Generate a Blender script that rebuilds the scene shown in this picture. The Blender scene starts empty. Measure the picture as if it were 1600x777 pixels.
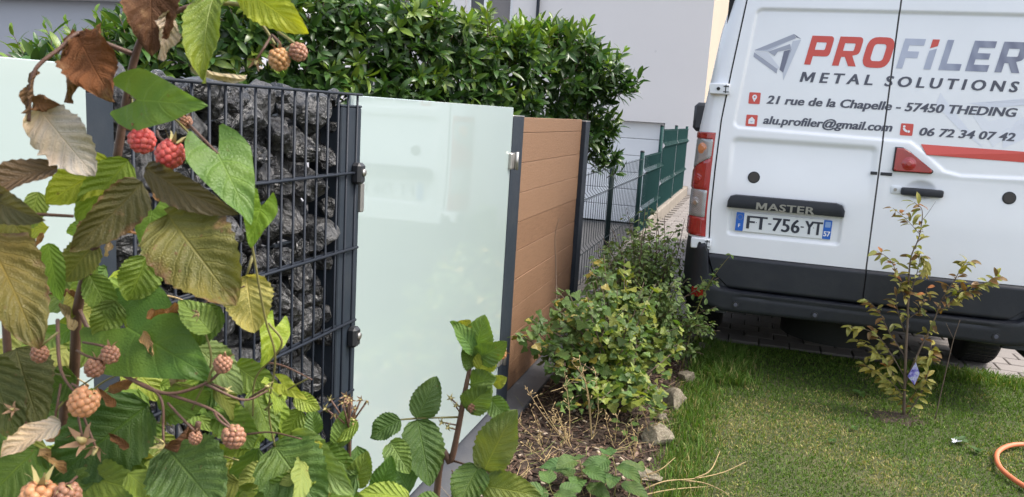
import bpy, bmesh, math, random
import numpy as np
from mathutils import Vector, Matrix, noise
scene = bpy.context.scene
COL = scene.collection
rad = math.radians

# ---------------------------------------------------------------- camera
CAM = Vector((0.0, 0.0, 1.45))
FPX = 1250.0                                   # focal length for a 1600 px wide picture
PITCH, ROLL, YAW = rad(9.722), rad(3.552), rad(16.36)
FW = Vector((-math.sin(YAW)*math.cos(PITCH), math.cos(YAW)*math.cos(PITCH), -math.sin(PITCH)))
_r = Vector((math.cos(YAW), math.sin(YAW), 0)); _u = _r.cross(FW)
RT = math.cos(ROLL)*_r + math.sin(ROLL)*_u
UP = -math.sin(ROLL)*_r + math.cos(ROLL)*_u
cam_data = bpy.data.cameras.new('camera'); cam = bpy.data.objects.new('camera', cam_data); COL.objects.link(cam)
M = Matrix.Identity(4)
for i in range(3):
    M[i][0], M[i][1], M[i][2], M[i][3] = RT[i], UP[i], -FW[i], CAM[i]
cam.matrix_world = M
cam_data.sensor_fit = 'HORIZONTAL'; cam_data.sensor_width = 36.0; cam_data.lens = FPX/1600*36
cam_data.clip_start = 0.05; cam_data.clip_end = 600
cam_data.dof.use_dof = True; cam_data.dof.focus_distance = 2.6; cam_data.dof.aperture_fstop = 19
scene.camera = cam

# ---------------------------------------------------------------- sky, sun, exposure
SUN_EL, SUN_AZ = rad(57), rad(14)              # azimuth measured from +X towards +Y
TOSUN = Vector((math.cos(SUN_EL)*math.cos(SUN_AZ), math.cos(SUN_EL)*math.sin(SUN_AZ), math.sin(SUN_EL)))
world = bpy.data.worlds.new('World'); scene.world = world; world.use_nodes = True
wn = world.node_tree; bg = wn.nodes['Background']
sky = wn.nodes.new('ShaderNodeTexSky'); sky.sky_type = 'NISHITA'; sky.sun_disc = False
sky.sun_elevation = SUN_EL; sky.sun_rotation = math.pi/2 - SUN_AZ
sky.air_density = 1.0; sky.dust_density = 4.0; sky.ozone_density = 1.0
hs = wn.nodes.new('ShaderNodeHueSaturation'); hs.inputs['Saturation'].default_value = 0.56
wn.links.new(sky.outputs[0], hs.inputs['Color']); wn.links.new(hs.outputs[0], bg.inputs['Color'])
bg.inputs['Strength'].default_value = 0.15
sd = bpy.data.lights.new('sun', 'SUN'); sd.energy = 1.15; sd.angle = rad(10); sd.color = (1.0, 0.95, 0.87)
sun = bpy.data.objects.new('sun', sd); COL.objects.link(sun)
sun.rotation_euler = TOSUN.to_track_quat('Z', 'Y').to_euler(); sun.location = (8, 2, 12)
vs = scene.view_settings
vs.view_transform = 'Standard'; vs.look = 'None'; vs.gamma = 1.0; vs.use_curve_mapping = False
vs.exposure = 1.47

# ---------------------------------------------------------------- helpers
def at(x, y, d):
    """a point seen at picture position (x, y), d metres along the view axis"""
    return CAM + d*(FW + RT*((x-800)/FPX) + UP*((388.5-y)/FPX))
def mesh(name, v, f, uv=None, smooth=False, col=None):
    me = bpy.data.meshes.new(name)
    me.from_pydata([tuple(p) for p in v], [], [tuple(q) for q in f])
    if uv is not None:
        l = me.uv_layers.new(name='UVMap')
        idx = np.empty(len(me.loops), dtype=np.int32); me.loops.foreach_get('vertex_index', idx)
        l.data.foreach_set('uv', np.asarray(uv, dtype=np.float32)[idx].ravel())
    if col is not None:
        a = me.color_attributes.new('Col', 'FLOAT_COLOR', 'POINT')
        a.data.foreach_set('color', np.asarray(col, dtype=np.float32).ravel())
    if smooth: me.polygons.foreach_set('use_smooth', np.ones(len(me.polygons), dtype=bool))
    me.update(); return me
def link(name, data, parent=None, mat=None, loc=None):
    o = bpy.data.objects.new(name, data); COL.objects.link(o)
    if parent is not None: o.parent = parent
    if loc is not None: o.location = loc
    if mat is not None and data is not None and not data.materials: data.materials.append(mat)
    return o
def tag(o, label, cat, group=None, kind=None):
    o['label'] = label; o['category'] = cat
    if group: o['group'] = group
    if kind: o['kind'] = kind
    return o
def thing(name, loc, label, cat, group=None):
    o = bpy.data.objects.new(name, None); COL.objects.link(o); o.location = loc; o.empty_display_size = 0.1
    return tag(o, label, cat, group)
def root_of(o):
    while o.parent is not None: o = o.parent
    return o
class MB:
    """collects geometry in world coordinates"""
    def __init__(s): s.v = []; s.f = []
    def add(s, v, f):
        b = len(s.v); s.v += [tuple(p) for p in v]; s.f += [tuple(i+b for i in q) for q in f]; return s
    def box(s, x0, x1, y0, y1, z0, z1):
        return s.add([(x0,y0,z0),(x1,y0,z0),(x1,y1,z0),(x0,y1,z0),(x0,y0,z1),(x1,y0,z1),(x1,y1,z1),(x0,y1,z1)],
                     [(3,2,1,0),(4,5,6,7),(0,1,5,4),(1,2,6,5),(2,3,7,6),(3,0,4,7)])
    def cbox(s, x0, x1, y0, y1, z0, z1, b=0.003):
        """box with chamfered edges"""
        vs_, idx = [], {}
        lo, hi = (x0,y0,z0), (x1,y1,z1)
        for sx in (0,1):
            for sy in (0,1):
                for sz in (0,1):
                    sg = (sx,sy,sz); c = [hi[k] if sg[k] else lo[k] for k in range(3)]
                    inn = [c[k] + (-b if sg[k] else b) for k in range(3)]
                    for ax in range(3):
                        q = list(inn); q[ax] = c[ax]; idx[(sg,ax)] = len(vs_); vs_.append(q)
        F = []
        ctr = Vector([(lo[k]+hi[k])/2 for k in range(3)])
        def addf(ids):
            p = [Vector(vs_[i]) for i in ids]; n = (p[1]-p[0]).cross(p[2]-p[0]); m_ = sum(p, Vector())/len(p)
            F.append(tuple(ids) if n.dot(m_-ctr) > 0 else tuple(reversed(ids)))
        for ax in range(3):
            o1, o2 = [k for k in range(3) if k != ax]
            for sd_ in (0,1):
                ids = []
                for a, c in ((0,0),(1,0),(1,1),(0,1)):
                    sg = [0,0,0]; sg[ax] = sd_; sg[o1] = a; sg[o2] = c; ids.append(idx[(tuple(sg),ax)])
                addf(ids)
            for a in (0,1):
                for c in (0,1):
                    s0 = [0,0,0]; s0[o1] = a; s0[o2] = c; s1 = list(s0); s1[ax] = 1
                    addf([idx[(tuple(s0),o1)], idx[(tuple(s1),o1)], idx[(tuple(s1),o2)], idx[(tuple(s0),o2)]])
        for sg in [(a,b_,c) for a in (0,1) for b_ in (0,1) for c in (0,1)]:
            addf([idx[(sg,0)], idx[(sg,1)], idx[(sg,2)]])
        return s.add(vs_, F)
    def tube(s, pts, r, n=6, cap=True):
        pts = [Vector(p) for p in pts]
        rr = r if isinstance(r, (list, tuple)) else [r]*len(pts)
        V, F = [], []; side = None
        for i, p in enumerate(pts):
            t = (pts[min(i+1, len(pts)-1)] - pts[max(i-1, 0)]).normalized()
            if side is None:
                side = t.cross(Vector((0,0,1)) if abs(t.z) < .9 else Vector((1,0,0))).normalized()
            side = (side - t*side.dot(t)).normalized(); b = t.cross(side)
            for k in range(n):
                a = 2*math.pi*k/n; V.append(p + (side*math.cos(a) + b*math.sin(a))*rr[i])
        for i in range(len(pts)-1):
            for k in range(n):
                F.append((i*n+k, i*n+(k+1)%n, (i+1)*n+(k+1)%n, (i+1)*n+k))
        if cap: F += [tuple(reversed(range(n))), tuple(range((len(pts)-1)*n, len(pts)*n))]
        return s.add(V, F)
    def disc(s, c, axis, r0, r1, h, n=24):
        """a cylinder / cone frustum from c along axis"""
        c = Vector(c); ax = Vector(axis).normalized()
        return s.tube([c, c+ax*h], [r0, r1], n)
    def build(s, name, mat, parent=None, smooth=False, auto=None, kind=None):
        off = root_of(parent).location if parent is not None else Vector()
        me = mesh(name, [Vector(p)-off for p in s.v], s.f, smooth=smooth)
        if auto is not None:
            me.polygons.foreach_set('use_smooth', np.ones(len(me.polygons), dtype=bool))
            me.set_sharp_from_angle(angle=rad(auto))
        o = link(name, me, parent, mat)
        if kind: o['kind'] = kind
        return o
def spline(pts, n=6):
    """Catmull-Rom through the points"""
    P = [Vector(p) for p in pts]; P = [2*P[0]-P[1]] + P + [2*P[-1]-P[-2]]; out = []
    for i in range(1, len(P)-2):
        for k in range(n):
            t = k/n; a, b, c, d = P[i-1:i+3]
            out.append(.5*((2*b) + (c-a)*t + (2*a-5*b+4*c-d)*t*t + (3*b-a-3*c+d)*t*t*t))
    return out + [P[-2]]
def taper(n, a, b): return [a + (b-a)*i/(n-1) for i in range(n)]

# ---------------------------------------------------------------- materials
class NT:
    def __init__(s, name):
        s.m = bpy.data.materials.new(name); s.m.use_nodes = True; s.t = s.m.node_tree
        s.p = s.t.nodes['Principled BSDF']; s.out = s.t.nodes['Material Output']
    def n(s, kind, **kw):
        nd = s.t.nodes.new('ShaderNode'+kind)
        for k, v in kw.items():
            if k in nd.inputs: s.set(nd.inputs[k], v)
            else: setattr(nd, k, v)
        return nd
    def set(s, sock, v):
        if isinstance(v, bpy.types.NodeSocket): s.t.links.new(v, sock)
        elif isinstance(v, bpy.types.Node): s.t.links.new(v.outputs[0], sock)
        else: sock.default_value = v
    def P(s, **kw):
        for k, v in kw.items(): s.set(s.p.inputs[k.replace('_', ' ')], v)
        return s
    def math(s, op, a, b=0.0, c=None, clamp=False):
        nd = s.t.nodes.new('ShaderNodeMath'); nd.operation = op; nd.use_clamp = clamp
        s.set(nd.inputs[0], a); s.set(nd.inputs[1], b)
        if c is not None: s.set(nd.inputs[2], c)
        return nd.outputs[0]
    def mix(s, f, a, b, mode='MIX'):
        nd = s.t.nodes.new('ShaderNodeMix'); nd.data_type = 'RGBA'; nd.blend_type = mode
        s.set(nd.inputs[0], f); s.set(nd.inputs[6], a); s.set(nd.inputs[7], b); return nd.outputs[2]
    def ramp(s, fac, stops):
        nd = s.t.nodes.new('ShaderNodeValToRGB'); cr = nd.color_ramp
        while len(cr.elements) < len(stops): cr.elements.new(0.5)
        for e, (p, c) in zip(cr.elements, stops): e.position = p; e.color = c if len(c) == 4 else (*c, 1)
        s.set(nd.inputs[0], fac); return nd.outputs[0]
    def noise(s, scale, detail=4, rough=.55, vec=None, dist=0.0):
        nd = s.t.nodes.new('ShaderNodeTexNoise'); nd.inputs['Scale'].default_value = scale
        nd.inputs['Detail'].default_value = detail; nd.inputs['Roughness'].default_value = rough; nd.inputs['Distortion'].default_value = dist
        s.set(nd.inputs['Vector'], vec if vec is not None else s.obj()); return nd.outputs[0]
    def obj(s):
        if not hasattr(s, '_tc'): s._tc = s.t.nodes.new('ShaderNodeTexCoord')
        return s._tc.outputs['Object']
    def uvc(s):
        s.obj(); return s._tc.outputs['UV']
    def geo(s):
        if not hasattr(s, '_g'): s._g = s.t.nodes.new('ShaderNodeNewGeometry')
        return s._g
    def mapping(s, vec, scale=(1,1,1), rot=(0,0,0)):
        nd = s.t.nodes.new('ShaderNodeMapping'); s.set(nd.inputs['Vector'], vec); nd.inputs['Scale'].default_value = scale
        nd.inputs['Rotation'].default_value = rot; return nd.outputs[0]
    def bump(s, h, strength=.3, dist=.01):
        nd = s.t.nodes.new('ShaderNodeBump'); s.set(nd.inputs['Height'], h); nd.inputs['Strength'].default_value = strength
        nd.inputs['Distance'].default_value = dist; s.set(s.p.inputs['Normal'], nd.outputs[0]); return nd.outputs[0]
    def rnd(s):
        nd = s.t.nodes.new('ShaderNodeObjectInfo'); return nd
def C4(c): return (*c, 1)
def simple(name, c, rough=.5, var=.12, scale=30, metal=0, bump=0, coat=0, spec=.5, dirt=None):
    k = NT(name); f = k.noise(scale, 5)
    col = k.mix(f, C4([x*(1-var) for x in c]), C4([min(1, x*(1+var)) for x in c]))
    if dirt: col = k.mix(k.math('MULTIPLY', k.ramp(k.noise(dirt[1], 6, .65), [(.45,(0,0,0)),(.75,(1,1,1))]), dirt[2]), col, C4(dirt[0]))
    k.P(Base_Color=col, Roughness=k.math('ADD', k.math('MULTIPLY', f, .15), rough-.07), Metallic=metal, Specular_IOR_Level=spec)
    if coat: k.P(Coat_Weight=coat, Coat_Roughness=.06)
    if bump: k.bump(k.noise(scale*4, 4), bump, .004)
    return k.m
MAT = {}
MAT['anthracite'] = simple('anthracite powder coat', (.020,.027,.037), .5, .1, 40, bump=.05, spec=.3, dirt=((.07,.07,.07),9,.2))
MAT['wire'] = simple('anthracite wire', (.014,.018,.026), .5, .1, 60, spec=.25)
MAT['steel'] = simple('brushed steel', (.42,.40,.37), .35, .1, 80, metal=.85)
MAT['black_plastic'] = simple('black plastic', (.018,.019,.022), .45, .1, 60, bump=.08)
MAT['bumper'] = simple('dark grey bumper plastic', (.009,.011,.017), .50, .12, 25, bump=.12, dirt=((.04,.04,.04),7,.35))
MAT['rubber'] = simple('tyre rubber', (.012,.012,.012), .8, .2, 40, bump=.2)
MAT['white_frame'] = simple('white window frame', (.78,.78,.77), .4, .04, 10)
MAT['concrete'] = simple('kerb concrete', (.215,.185,.15), .9, .2, 14, bump=.3, dirt=((.13,.11,.08),5,.5))
MAT['slate'] = simple('grey base slab', (.055,.057,.063), .55, .15, 18, bump=.15, dirt=((.12,.11,.10),8,.3))
MAT['green_metal'] = simple('green fence coating', (.008,.044,.040), .65, .15, 20, spec=.2)
MAT['dark_green'] = simple('dark green grey coating', (.012,.024,.024), .6, .15, 20, spec=.2)
MAT['red_vinyl'] = simple('red vinyl', (.60,.085,.065), .4, .03, 10)
MAT['dark_vinyl'] = simple('dark grey vinyl', (.085,.088,.115), .45, .04, 10)
MAT['white_vinyl'] = simple('white vinyl', (.8,.8,.82), .4, .02, 10)
MAT['plate_white'] = simple('plate white', (.74,.76,.77), .35, .03, 12)
MAT['plate_blue'] = simple('plate blue', (.02,.13,.52), .35, .03, 12)
MAT['plate_black'] = simple('plate black', (.03,.033,.05), .4, .03, 12)
MAT['badge'] = simple('badge chrome', (.30,.29,.25), .3, .05, 30, metal=.7)
MAT['hinge_white'] = simple('painted hinge', (.70,.72,.74), .35, .04, 20, coat=.3)
MAT['dark_gap'] = simple('dark gap', (.012,.012,.013), .8, .1, 20)
MAT['seal'] = simple('door seal', (.10,.095,.095), .7, .1, 20)

def m_van():
    k = NT('white van paint')
    d = k.ramp(k.noise(3.2, 7, .62), [(.35,(0,0,0)),(.8,(1,1,1))])
    col = k.mix(k.math('MULTIPLY', d, .22), (.80,.81,.83,1), (.62,.62,.62,1))
    k.P(Base_Color=col, Roughness=.22, Specular_IOR_Level=.5, Coat_Weight=.5, Coat_Roughness=.05); return k.m
MAT['van'] = m_van()
def m_red():
    k = NT('red lamp lens')
    w = k.n('TexWave', wave_type='RINGS', rings_direction='SPHERICAL'); w.inputs['Scale'].default_value = 40
    g = k.n('TexChecker'); g.inputs['Scale'].default_value = 130; k.set(g.inputs['Vector'], k.obj())
    nz = k.noise(14, 2)
    col = k.mix(nz, (.42,.012,.012,1), (.22,.004,.006,1))
    k.P(Base_Color=col, Roughness=.12, Coat_Weight=1.0, Coat_Roughness=.03, Specular_IOR_Level=.6)
    k.bump(g.outputs['Fac'], .35, .003); return k.m
MAT['lens_red'] = m_red()
def m_clear():
    k = NT('clear lamp lens')
    g = k.n('TexChecker'); g.inputs['Scale'].default_value = 150; k.set(g.inputs['Vector'], k.mapping(k.obj(), (1,.2,1)))
    col = k.mix(g.outputs['Fac'], (.42,.41,.41,1), (.11,.11,.11,1))
    k.P(Base_Color=k.mix(.5, col, k.mix(k.noise(30,2), (.2,.2,.2,1), (.6,.6,.6,1))), Roughness=.15, Metallic=.25, Coat_Weight=1.0, Coat_Roughness=.03)
    k.bump(g.outputs['Fac'], .4, .003); return k.m
MAT['lens_clear'] = m_clear()
MAT['lens_amber'] = simple('amber bulb', (.55,.20,.08), .2, .1, 40, coat=1)

def m_glass():
    k = NT('frosted white glass')
    k.P(Base_Color=k.mix(k.noise(2.0, 4), (.325,.392,.378,1), (.35,.415,.40,1)), Roughness=.55, Specular_IOR_Level=.2, Coat_Weight=1.0, Coat_Roughness=.0, Coat_IOR=1.85)
    return k.m
MAT['glass'] = m_glass()
MAT['glass_edge'] = simple('glass edge', (.72,.80,.76), .3, .05, 20)
def m_wood():
    k = NT('brown composite wood')
    v = k.mapping(k.obj(), (1.0, 1.1, 16.0))
    a = k.noise(9, 7, .62, v, .7); b = k.noise(70, 3, .6, k.mapping(k.obj(), (1,1.5,14)))
    rnd = k.rnd().outputs['Random']
    col = k.ramp(a, [(.28,(.108,.057,.030)),(.42,(.178,.100,.055)),(.55,(.198,.112,.062)),(.75,(.242,.140,.082))])
    col = k.mix(k.math('MULTIPLY', b, .5), col, (.19,.095,.05,1))
    col = k.mix(k.math('MULTIPLY', rnd, .50), col, (.26,.155,.092,1))
    k.P(Base_Color=col, Roughness=.62, Specular_IOR_Level=.35)
    k.bump(k.math('ADD', k.math('MULTIPLY', a, .8), k.math('MULTIPLY', b, .6)), .6, .004); return k.m
MAT['wood'] = m_wood()
def m_stone():
    k = NT('black gabion stone')
    ob = k.rnd(); vec = k.n('VectorMath', operation='ADD'); k.set(vec.inputs[0], k.obj()); k.set(vec.inputs[1], ob.outputs['Location'])
    v = vec.outputs[0]
    a = k.noise(2.6, 8, .68, v, 1.0); b = k.noise(8, 7, .72, v, 1.2)
    col = k.ramp(a, [(.42,(.004,.004,.005)),(.56,(.010,.010,.011)),(.66,(.035,.035,.036)),(.80,(.13,.127,.123))])
    br = k.ramp(k.noise(1.6, 4, .6, v), [(.56,(0,0,0)),(.72,(1,1,1))])
    col = k.mix(k.math('MULTIPLY', br, .18), col, (.07,.05,.036,1))
    wh = k.ramp(k.noise(2.2, 5, .6, v, 1.5), [(.66,(0,0,0)),(.70,(1,1,1))])
    col = k.mix(k.math('MULTIPLY', wh, .55), col, (.42,.38,.33,1))
    tone = k.ramp(ob.outputs['Random'], [(0,(.4,.4,.42)),(.5,(.7,.7,.7)),(.8,(1.3,1.28,1.25)),(1,(2.2,2.1,2.0))])
    col = k.mix(1.0, col, tone, 'MULTIPLY'); dull = k.math('MULTIPLY', k.math('FRACT', k.math('MULTIPLY', ob.outputs['Random'], 7.31)), .34)
    k.P(Base_Color=col, Roughness=k.math('ADD', k.ramp(b, [(.3,(.12,)*3),(.7,(.30,)*3)]), dull), Specular_IOR_Level=.62)
    dv = k.n('VectorMath', operation='ADD'); k.set(dv.inputs[0], v); k.set(dv.inputs[1], k.n('VectorMath', operation='SCALE', Scale=.18, Vector=k.n('TexNoise', Scale=5.0, Vector=v).outputs['Color']).outputs[0])
    vo = k.n('TexVoronoi'); vo.inputs['Scale'].default_value = 2.6; k.set(vo.inputs['Vector'], dv.outputs[0])
    vo2 = k.n('TexVoronoi'); vo2.inputs['Scale'].default_value = 8; k.set(vo2.inputs['Vector'], dv.outputs[0])
    hh = k.math('ADD', k.math('MULTIPLY', vo.outputs['Distance'], 1.0), k.math('ADD', k.math('MULTIPLY', vo2.outputs['Distance'], .22), k.math('MULTIPLY', b, .30)))
    k.P(IOR=1.75); k.bump(hh, .8, .030); return k.m
MAT['stone'] = m_stone()
def m_rock():
    k = NT('pale border rock')
    a = k.noise(9, 8, .65, None, .6); b = k.noise(45, 5, .6)
    col = k.ramp(a, [(.3,(.085,.068,.045)),(.5,(.20,.168,.118)),(.7,(.31,.27,.20))])
    col = k.mix(k.ramp(k.noise(6,4), [(.55,(0,0,0)),(.7,(.5,.5,.5))]), col, (.10,.10,.05,1))
    k.P(Base_Color=col, Roughness=.9); k.bump(k.math('ADD', a, k.math('MULTIPLY', b, .5)), .6, .012); return k.m
MAT['rock'] = m_rock()
def m_render(name, c, var=.06):
    k = NT(name); a = k.noise(.5, 5, .6); b = k.noise(90, 3)
    col = k.mix(a, C4([x*(1-var) for x in c]), C4([x*(1+var) for x in c]))
    sp = k.ramp(k.noise(3.5, 2, .4), [(.735,(0,0,0)),(.75,(1,1,1))])
    col = k.mix(k.math('MULTIPLY', sp, .25), col, C4([x*.6 for x in c]))
    k.P(Base_Color=col, Roughness=.92, Specular_IOR_Level=.2); k.bump(b, .15, .004); return k.m
MAT['render_grey'] = m_render('pale grey render', (.71,.68,.66))
MAT['render_dark'] = m_render('dark grey render', (.44,.445,.475))
MAT['render_cream'] = m_render('cream render', (.47,.40,.315))  # also paints sunlight onto the grey house's side wall
MAT['garage'] = simple('white garage panel', (.74,.75,.76), .5, .04, 4, bump=.05)
MAT['window_glass'] = simple('dark window glass', (.06,.06,.065), .08, .1, 3)
MAT['curtain'] = simple('taupe shutter', (.20,.185,.18), .7, .1, 8)
MAT['navy'] = simple('navy shutter', (.055,.06,.10), .6, .1, 8)
def m_asphalt():
    k = NT('dark asphalt'); a = k.noise(140, 4, .7); b = k.noise(.8, 5, .6)
    col = k.ramp(a, [(.35,(.030,.030,.032)),(.6,(.058,.057,.058)),(.75,(.11,.108,.105))])
    col = k.mix(k.math('MULTIPLY', b, .5), col, (.04,.04,.042,1))
    k.P(Base_Color=col, Roughness=.85); k.bump(a, .4, .006); return k.m
MAT['asphalt'] = m_asphalt()
def m_paver():
    k = NT('grey concrete paver'); rnd = k.rnd().outputs['Random']; a = k.noise(7, 6, .65); b = k.noise(190, 3, .7)
    isl = k.geo().outputs['Random Per Island']
    r = k.math('FRACT', k.math('ADD', rnd, isl))
    col = k.ramp(r, [(0,(.145,.128,.116)),(.5,(.19,.168,.153)),(1,(.23,.207,.188))])
    col = k.mix(k.math('MULTIPLY', a, .45), col, (.17,.15,.13,1))
    k.P(Base_Color=k.mix(k.math('MULTIPLY', b, .3), col, (.26,.235,.22,1)), Roughness=.9); k.bump(b, .4, .004); return k.m
MAT['paver'] = m_paver()
MAT['joint'] = simple('sandy joint', (.10,.085,.065), .95, .3, 60, bump=.3)
def m_soil():
    k = NT('bark soil'); a = k.noise(30, 7, .7)
    k.P(Base_Color=k.ramp(a, [(.3,(.022,.014,.010)),(.55,(.06,.038,.026)),(.75,(.13,.09,.06))]), Roughness=.95); k.bump(a, .8, .03); return k.m
MAT['soil'] = m_soil()
def m_lawn():
    k = NT('lawn earth'); a = k.noise(45, 6, .7); b = k.noise(1.6, 5, .6)
    g = k.ramp(a, [(.3,(.030,.036,.012)),(.55,(.065,.075,.022)),(.75,(.13,.115,.05))])
    k.P(Base_Color=k.mix(k.ramp(b, [(.52,(0,0,0)),(.70,(.7,.7,.7))]), g, (.13,.115,.05,1)), Roughness=.95); k.bump(a, .8, .02); return k.m
MAT['lawn'] = m_lawn()
def m_attr(name, rough=.6, trans=.25, spec=.3, tint=(1.15,1.25,.5)):
    """vertex-coloured vegetation with light passing through"""
    k = NT(name); at_ = k.n('Attribute', attribute_name='Col'); c = at_.outputs['Color']
    k.P(Base_Color=c, Roughness=rough, Specular_IOR_Level=spec)
    if trans:
        tr = k.n('BsdfTranslucent'); k.set(tr.inputs['Color'], k.mix(1.0, c, C4(tint), 'MULTIPLY'))
        mx = k.n('MixShader'); mx.inputs[0].default_value = trans
        k.t.links.new(k.p.outputs[0], mx.inputs[1]); k.t.links.new(tr.outputs[0], mx.inputs[2]); k.t.links.new(mx.outputs[0], k.out.inputs['Surface'])
    return k.m
MAT['grass'] = m_attr('grass blade', .65, .3)
MAT['foliage'] = m_attr('small foliage', .45, .35, .45)
MAT['laurel_mass'] = m_attr('laurel foliage', .34, .30, .5)
MAT['mulch'] = m_attr('bark chip', .9, 0)
def m_leaf(name, rough=.5, spec=.35, trans=.35, veins=True, veincol=(1.9,1.7,1.6), nlat=8.0, fsc=420, bst=.5, ssc=110):
    """leaf coloured by its object colour; alpha = how withered; UV: x along midrib, y across"""
    k = NT(name); oi = k.rnd(); base = oi.outputs['Color']; brown = oi.outputs['Alpha']
    sep = k.n('SeparateXYZ'); k.set(sep.inputs[0], k.uvc()); t, v = sep.outputs[0], sep.outputs[1]
    av = k.math('ABSOLUTE', k.math('SUBTRACT', k.math('MULTIPLY', v, 2.0), 1.0))
    ofs = k.n('VectorMath', operation='ADD'); k.set(ofs.inputs[0], k.obj()); k.set(ofs.inputs[1], oi.outputs['Location'])
    n1 = k.noise(28, 5, .6, ofs.outputs[0]); n2 = k.noise(90, 4, .6, ofs.outputs[0])
    col = k.mix(k.math('MULTIPLY', n1, .7), base, k.mix(1.0, base, (.55,.62,.5,1), 'MULTIPLY'))
    if veins:
        mid = k.math('SUBTRACT', 1.0, k.math('DIVIDE', av, .045), clamp=True)
        ph = k.math('FRACT', k.math('MULTIPLY', k.math('SUBTRACT', t, k.math('MULTIPLY', av, .28)), nlat))
        lat = k.math('SUBTRACT', 1.0, k.math('DIVIDE', k.math('ABSOLUTE', k.math('SUBTRACT', ph, .5)), .085), clamp=True)
        lat = k.math('MULTIPLY', lat, k.math('SUBTRACT', 1.0, k.math('MULTIPLY', av, .55)))
        vm = k.math('MAXIMUM', mid, k.math('MULTIPLY', lat, .6))
        col = k.mix(k.math('MULTIPLY', vm, .5), col, k.mix(1.0, col, C4(veincol), 'MULTIPLY'))
        puff = k.math('SINE', k.math('MULTIPLY', ph, math.pi*2))           # blade bulging between the side veins
        puff = k.math('MULTIPLY', k.math('MULTIPLY', puff, -.5), k.math('MINIMUM', k.math('MULTIPLY', av, 3.0), 1.0))
        col = k.mix(k.math('MULTIPLY', k.math('ADD', puff, .5, clamp=True), .20), col, k.mix(1.0, col, (1.55,1.3,.85,1), 'MULTIPLY'))
        fine = k.n('TexVoronoi', feature='DISTANCE_TO_EDGE'); fine.inputs['Scale'].default_value = fsc; k.set(fine.inputs['Vector'], ofs.outputs[0])
        hgt = k.math('ADD', k.math('ADD', k.math('MULTIPLY', vm, -1.2), k.math('MULTIPLY', puff, 1.3)), k.math('ADD', k.math('MULTIPLY', n2, .6), k.math('MULTIPLY', fine.outputs[0], .8)))
        k.bump(hgt, bst, .0035)
    yl = k.ramp(k.noise(9, 3, .5, ofs.outputs[0]), [(.50,(0,0,0)),(.72,(1,1,1))])
    col = k.mix(k.math('MULTIPLY', yl, .45), col, k.mix(1.0, col, (2.1,1.45,.8,1), 'MULTIPLY'))
    sp = k.n('TexVoronoi'); sp.inputs['Scale'].default_value = ssc; k.set(sp.inputs['Vector'], ofs.outputs[0])
    spm = k.math('MULTIPLY', k.math('LESS_THAN', sp.outputs['Distance'], .16), k.math('GREATER_THAN', n1, .56))
    col = k.mix(k.math('MULTIPLY', spm, k.math('MULTIPLY', k.math('ADD', brown, .25), .9, clamp=True)), col, (.16,.085,.035,1))
    edge = k.math('MULTIPLY', k.math('POWER', k.math('MAXIMUM', av, t), 4.0), .22)
    w = k.math('ADD', k.math('ADD', n1, edge), k.math('MULTIPLY', k.math('SUBTRACT', n2, .5), .35))
    wm = k.math('MULTIPLY', k.math('SUBTRACT', w, k.math('SUBTRACT', 1.02, k.math('MULTIPLY', brown, .62))), 7.0, clamp=True)
    wc = k.ramp(n2, [(.35,(.075,.032,.016)),(.55,(.17,.085,.04)),(.75,(.30,.19,.10))])
    col = k.mix(k.math('MULTIPLY', wm, .85), col, wc)
    k.P(Base_Color=col, Roughness=rough, Specular_IOR_Level=spec)
    tr = k.n('BsdfTranslucent'); k.set(tr.inputs['Color'], k.mix(1.0, col, (1.2,1.25,.55,1), 'MULTIPLY'))
    mx = k.n('MixShader'); mx.inputs[0].default_value = trans
    k.t.links.new(k.p.outputs[0], mx.inputs[1]); k.t.links.new(tr.outputs[0], mx.inputs[2]); k.t.links.new(mx.outputs[0], k.out.inputs['Surface'])
    return k.m
MAT['leaf'] = m_leaf('raspberry leaf')
MAT['leaf_smooth'] = m_leaf('bindweed leaf', .45, .35, .4, True, (1.8,1.6,1.8), 4.5, 300, .35)
MAT['leaf_dead'] = m_leaf('withered leaf', .75, .2, .2, True, (1.5,1.4,1.3), 7)
MAT['leaf_laurel'] = m_leaf('laurel leaf', .34, .5, .28, True, (1.7,1.6,1.5), 7, 50, .12, 8)
MAT['leaf_small'] = m_leaf('shrub leaf', .5, .35, .35, True, (1.6,1.5,1.4), 5, 60, .3, 20)
MAT['cane'] = simple('raspberry cane', (.105,.052,.032), .6, .4, 45, bump=.3)
MAT['green_stem'] = simple('green stem', (.17,.15,.045), .55, .3, 50)
MAT['bark'] = simple('grey brown bark', (.12,.085,.06), .85, .3, 60, bump=.4)
MAT['straw'] = simple('dry stalk', (.38,.27,.13), .8, .3, 60, bump=.2)
MAT['hose'] = simple('orange hose', (.62,.17,.075), .5, .08, 20)
def m_berry(name, c, c2):
    k = NT(name); a = k.noise(60, 3); r = k.geo().outputs['Random Per Island']
    col = k.mix(r, C4(c), C4(c2)); col = k.mix(k.math('MULTIPLY', a, .4), col, C4([x*.6 for x in c]))
    k.P(Base_Color=col, Roughness=.42, Specular_IOR_Level=.4, Subsurface_Weight=.25, Subsurface_Radius=(.006,.002,.001), Subsurface_Scale=.5); return k.m
MAT['berry_red'] = m_berry('ripe raspberry', (.50,.060,.05), (.62,.13,.10))
MAT['berry_orange'] = m_berry('pale orange raspberry', (.50,.225,.095), (.56,.28,.14))
MAT['berry_pink'] = m_berry('unripe raspberry', (.27,.125,.075), (.37,.19,.11))
MAT['berry_ochre'] = m_berry('overripe raspberry', (.40,.20,.07), (.48,.27,.12))
MAT['sepal'] = simple('dry calyx', (.36,.30,.12), .7, .3, 80)
MAT['sepal_brown'] = simple('brown calyx', (.34,.20,.11), .75, .3, 80)
MAT['tag'] = simple('plant tag', (.5,.5,.62), .4, .4, 40)

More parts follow.
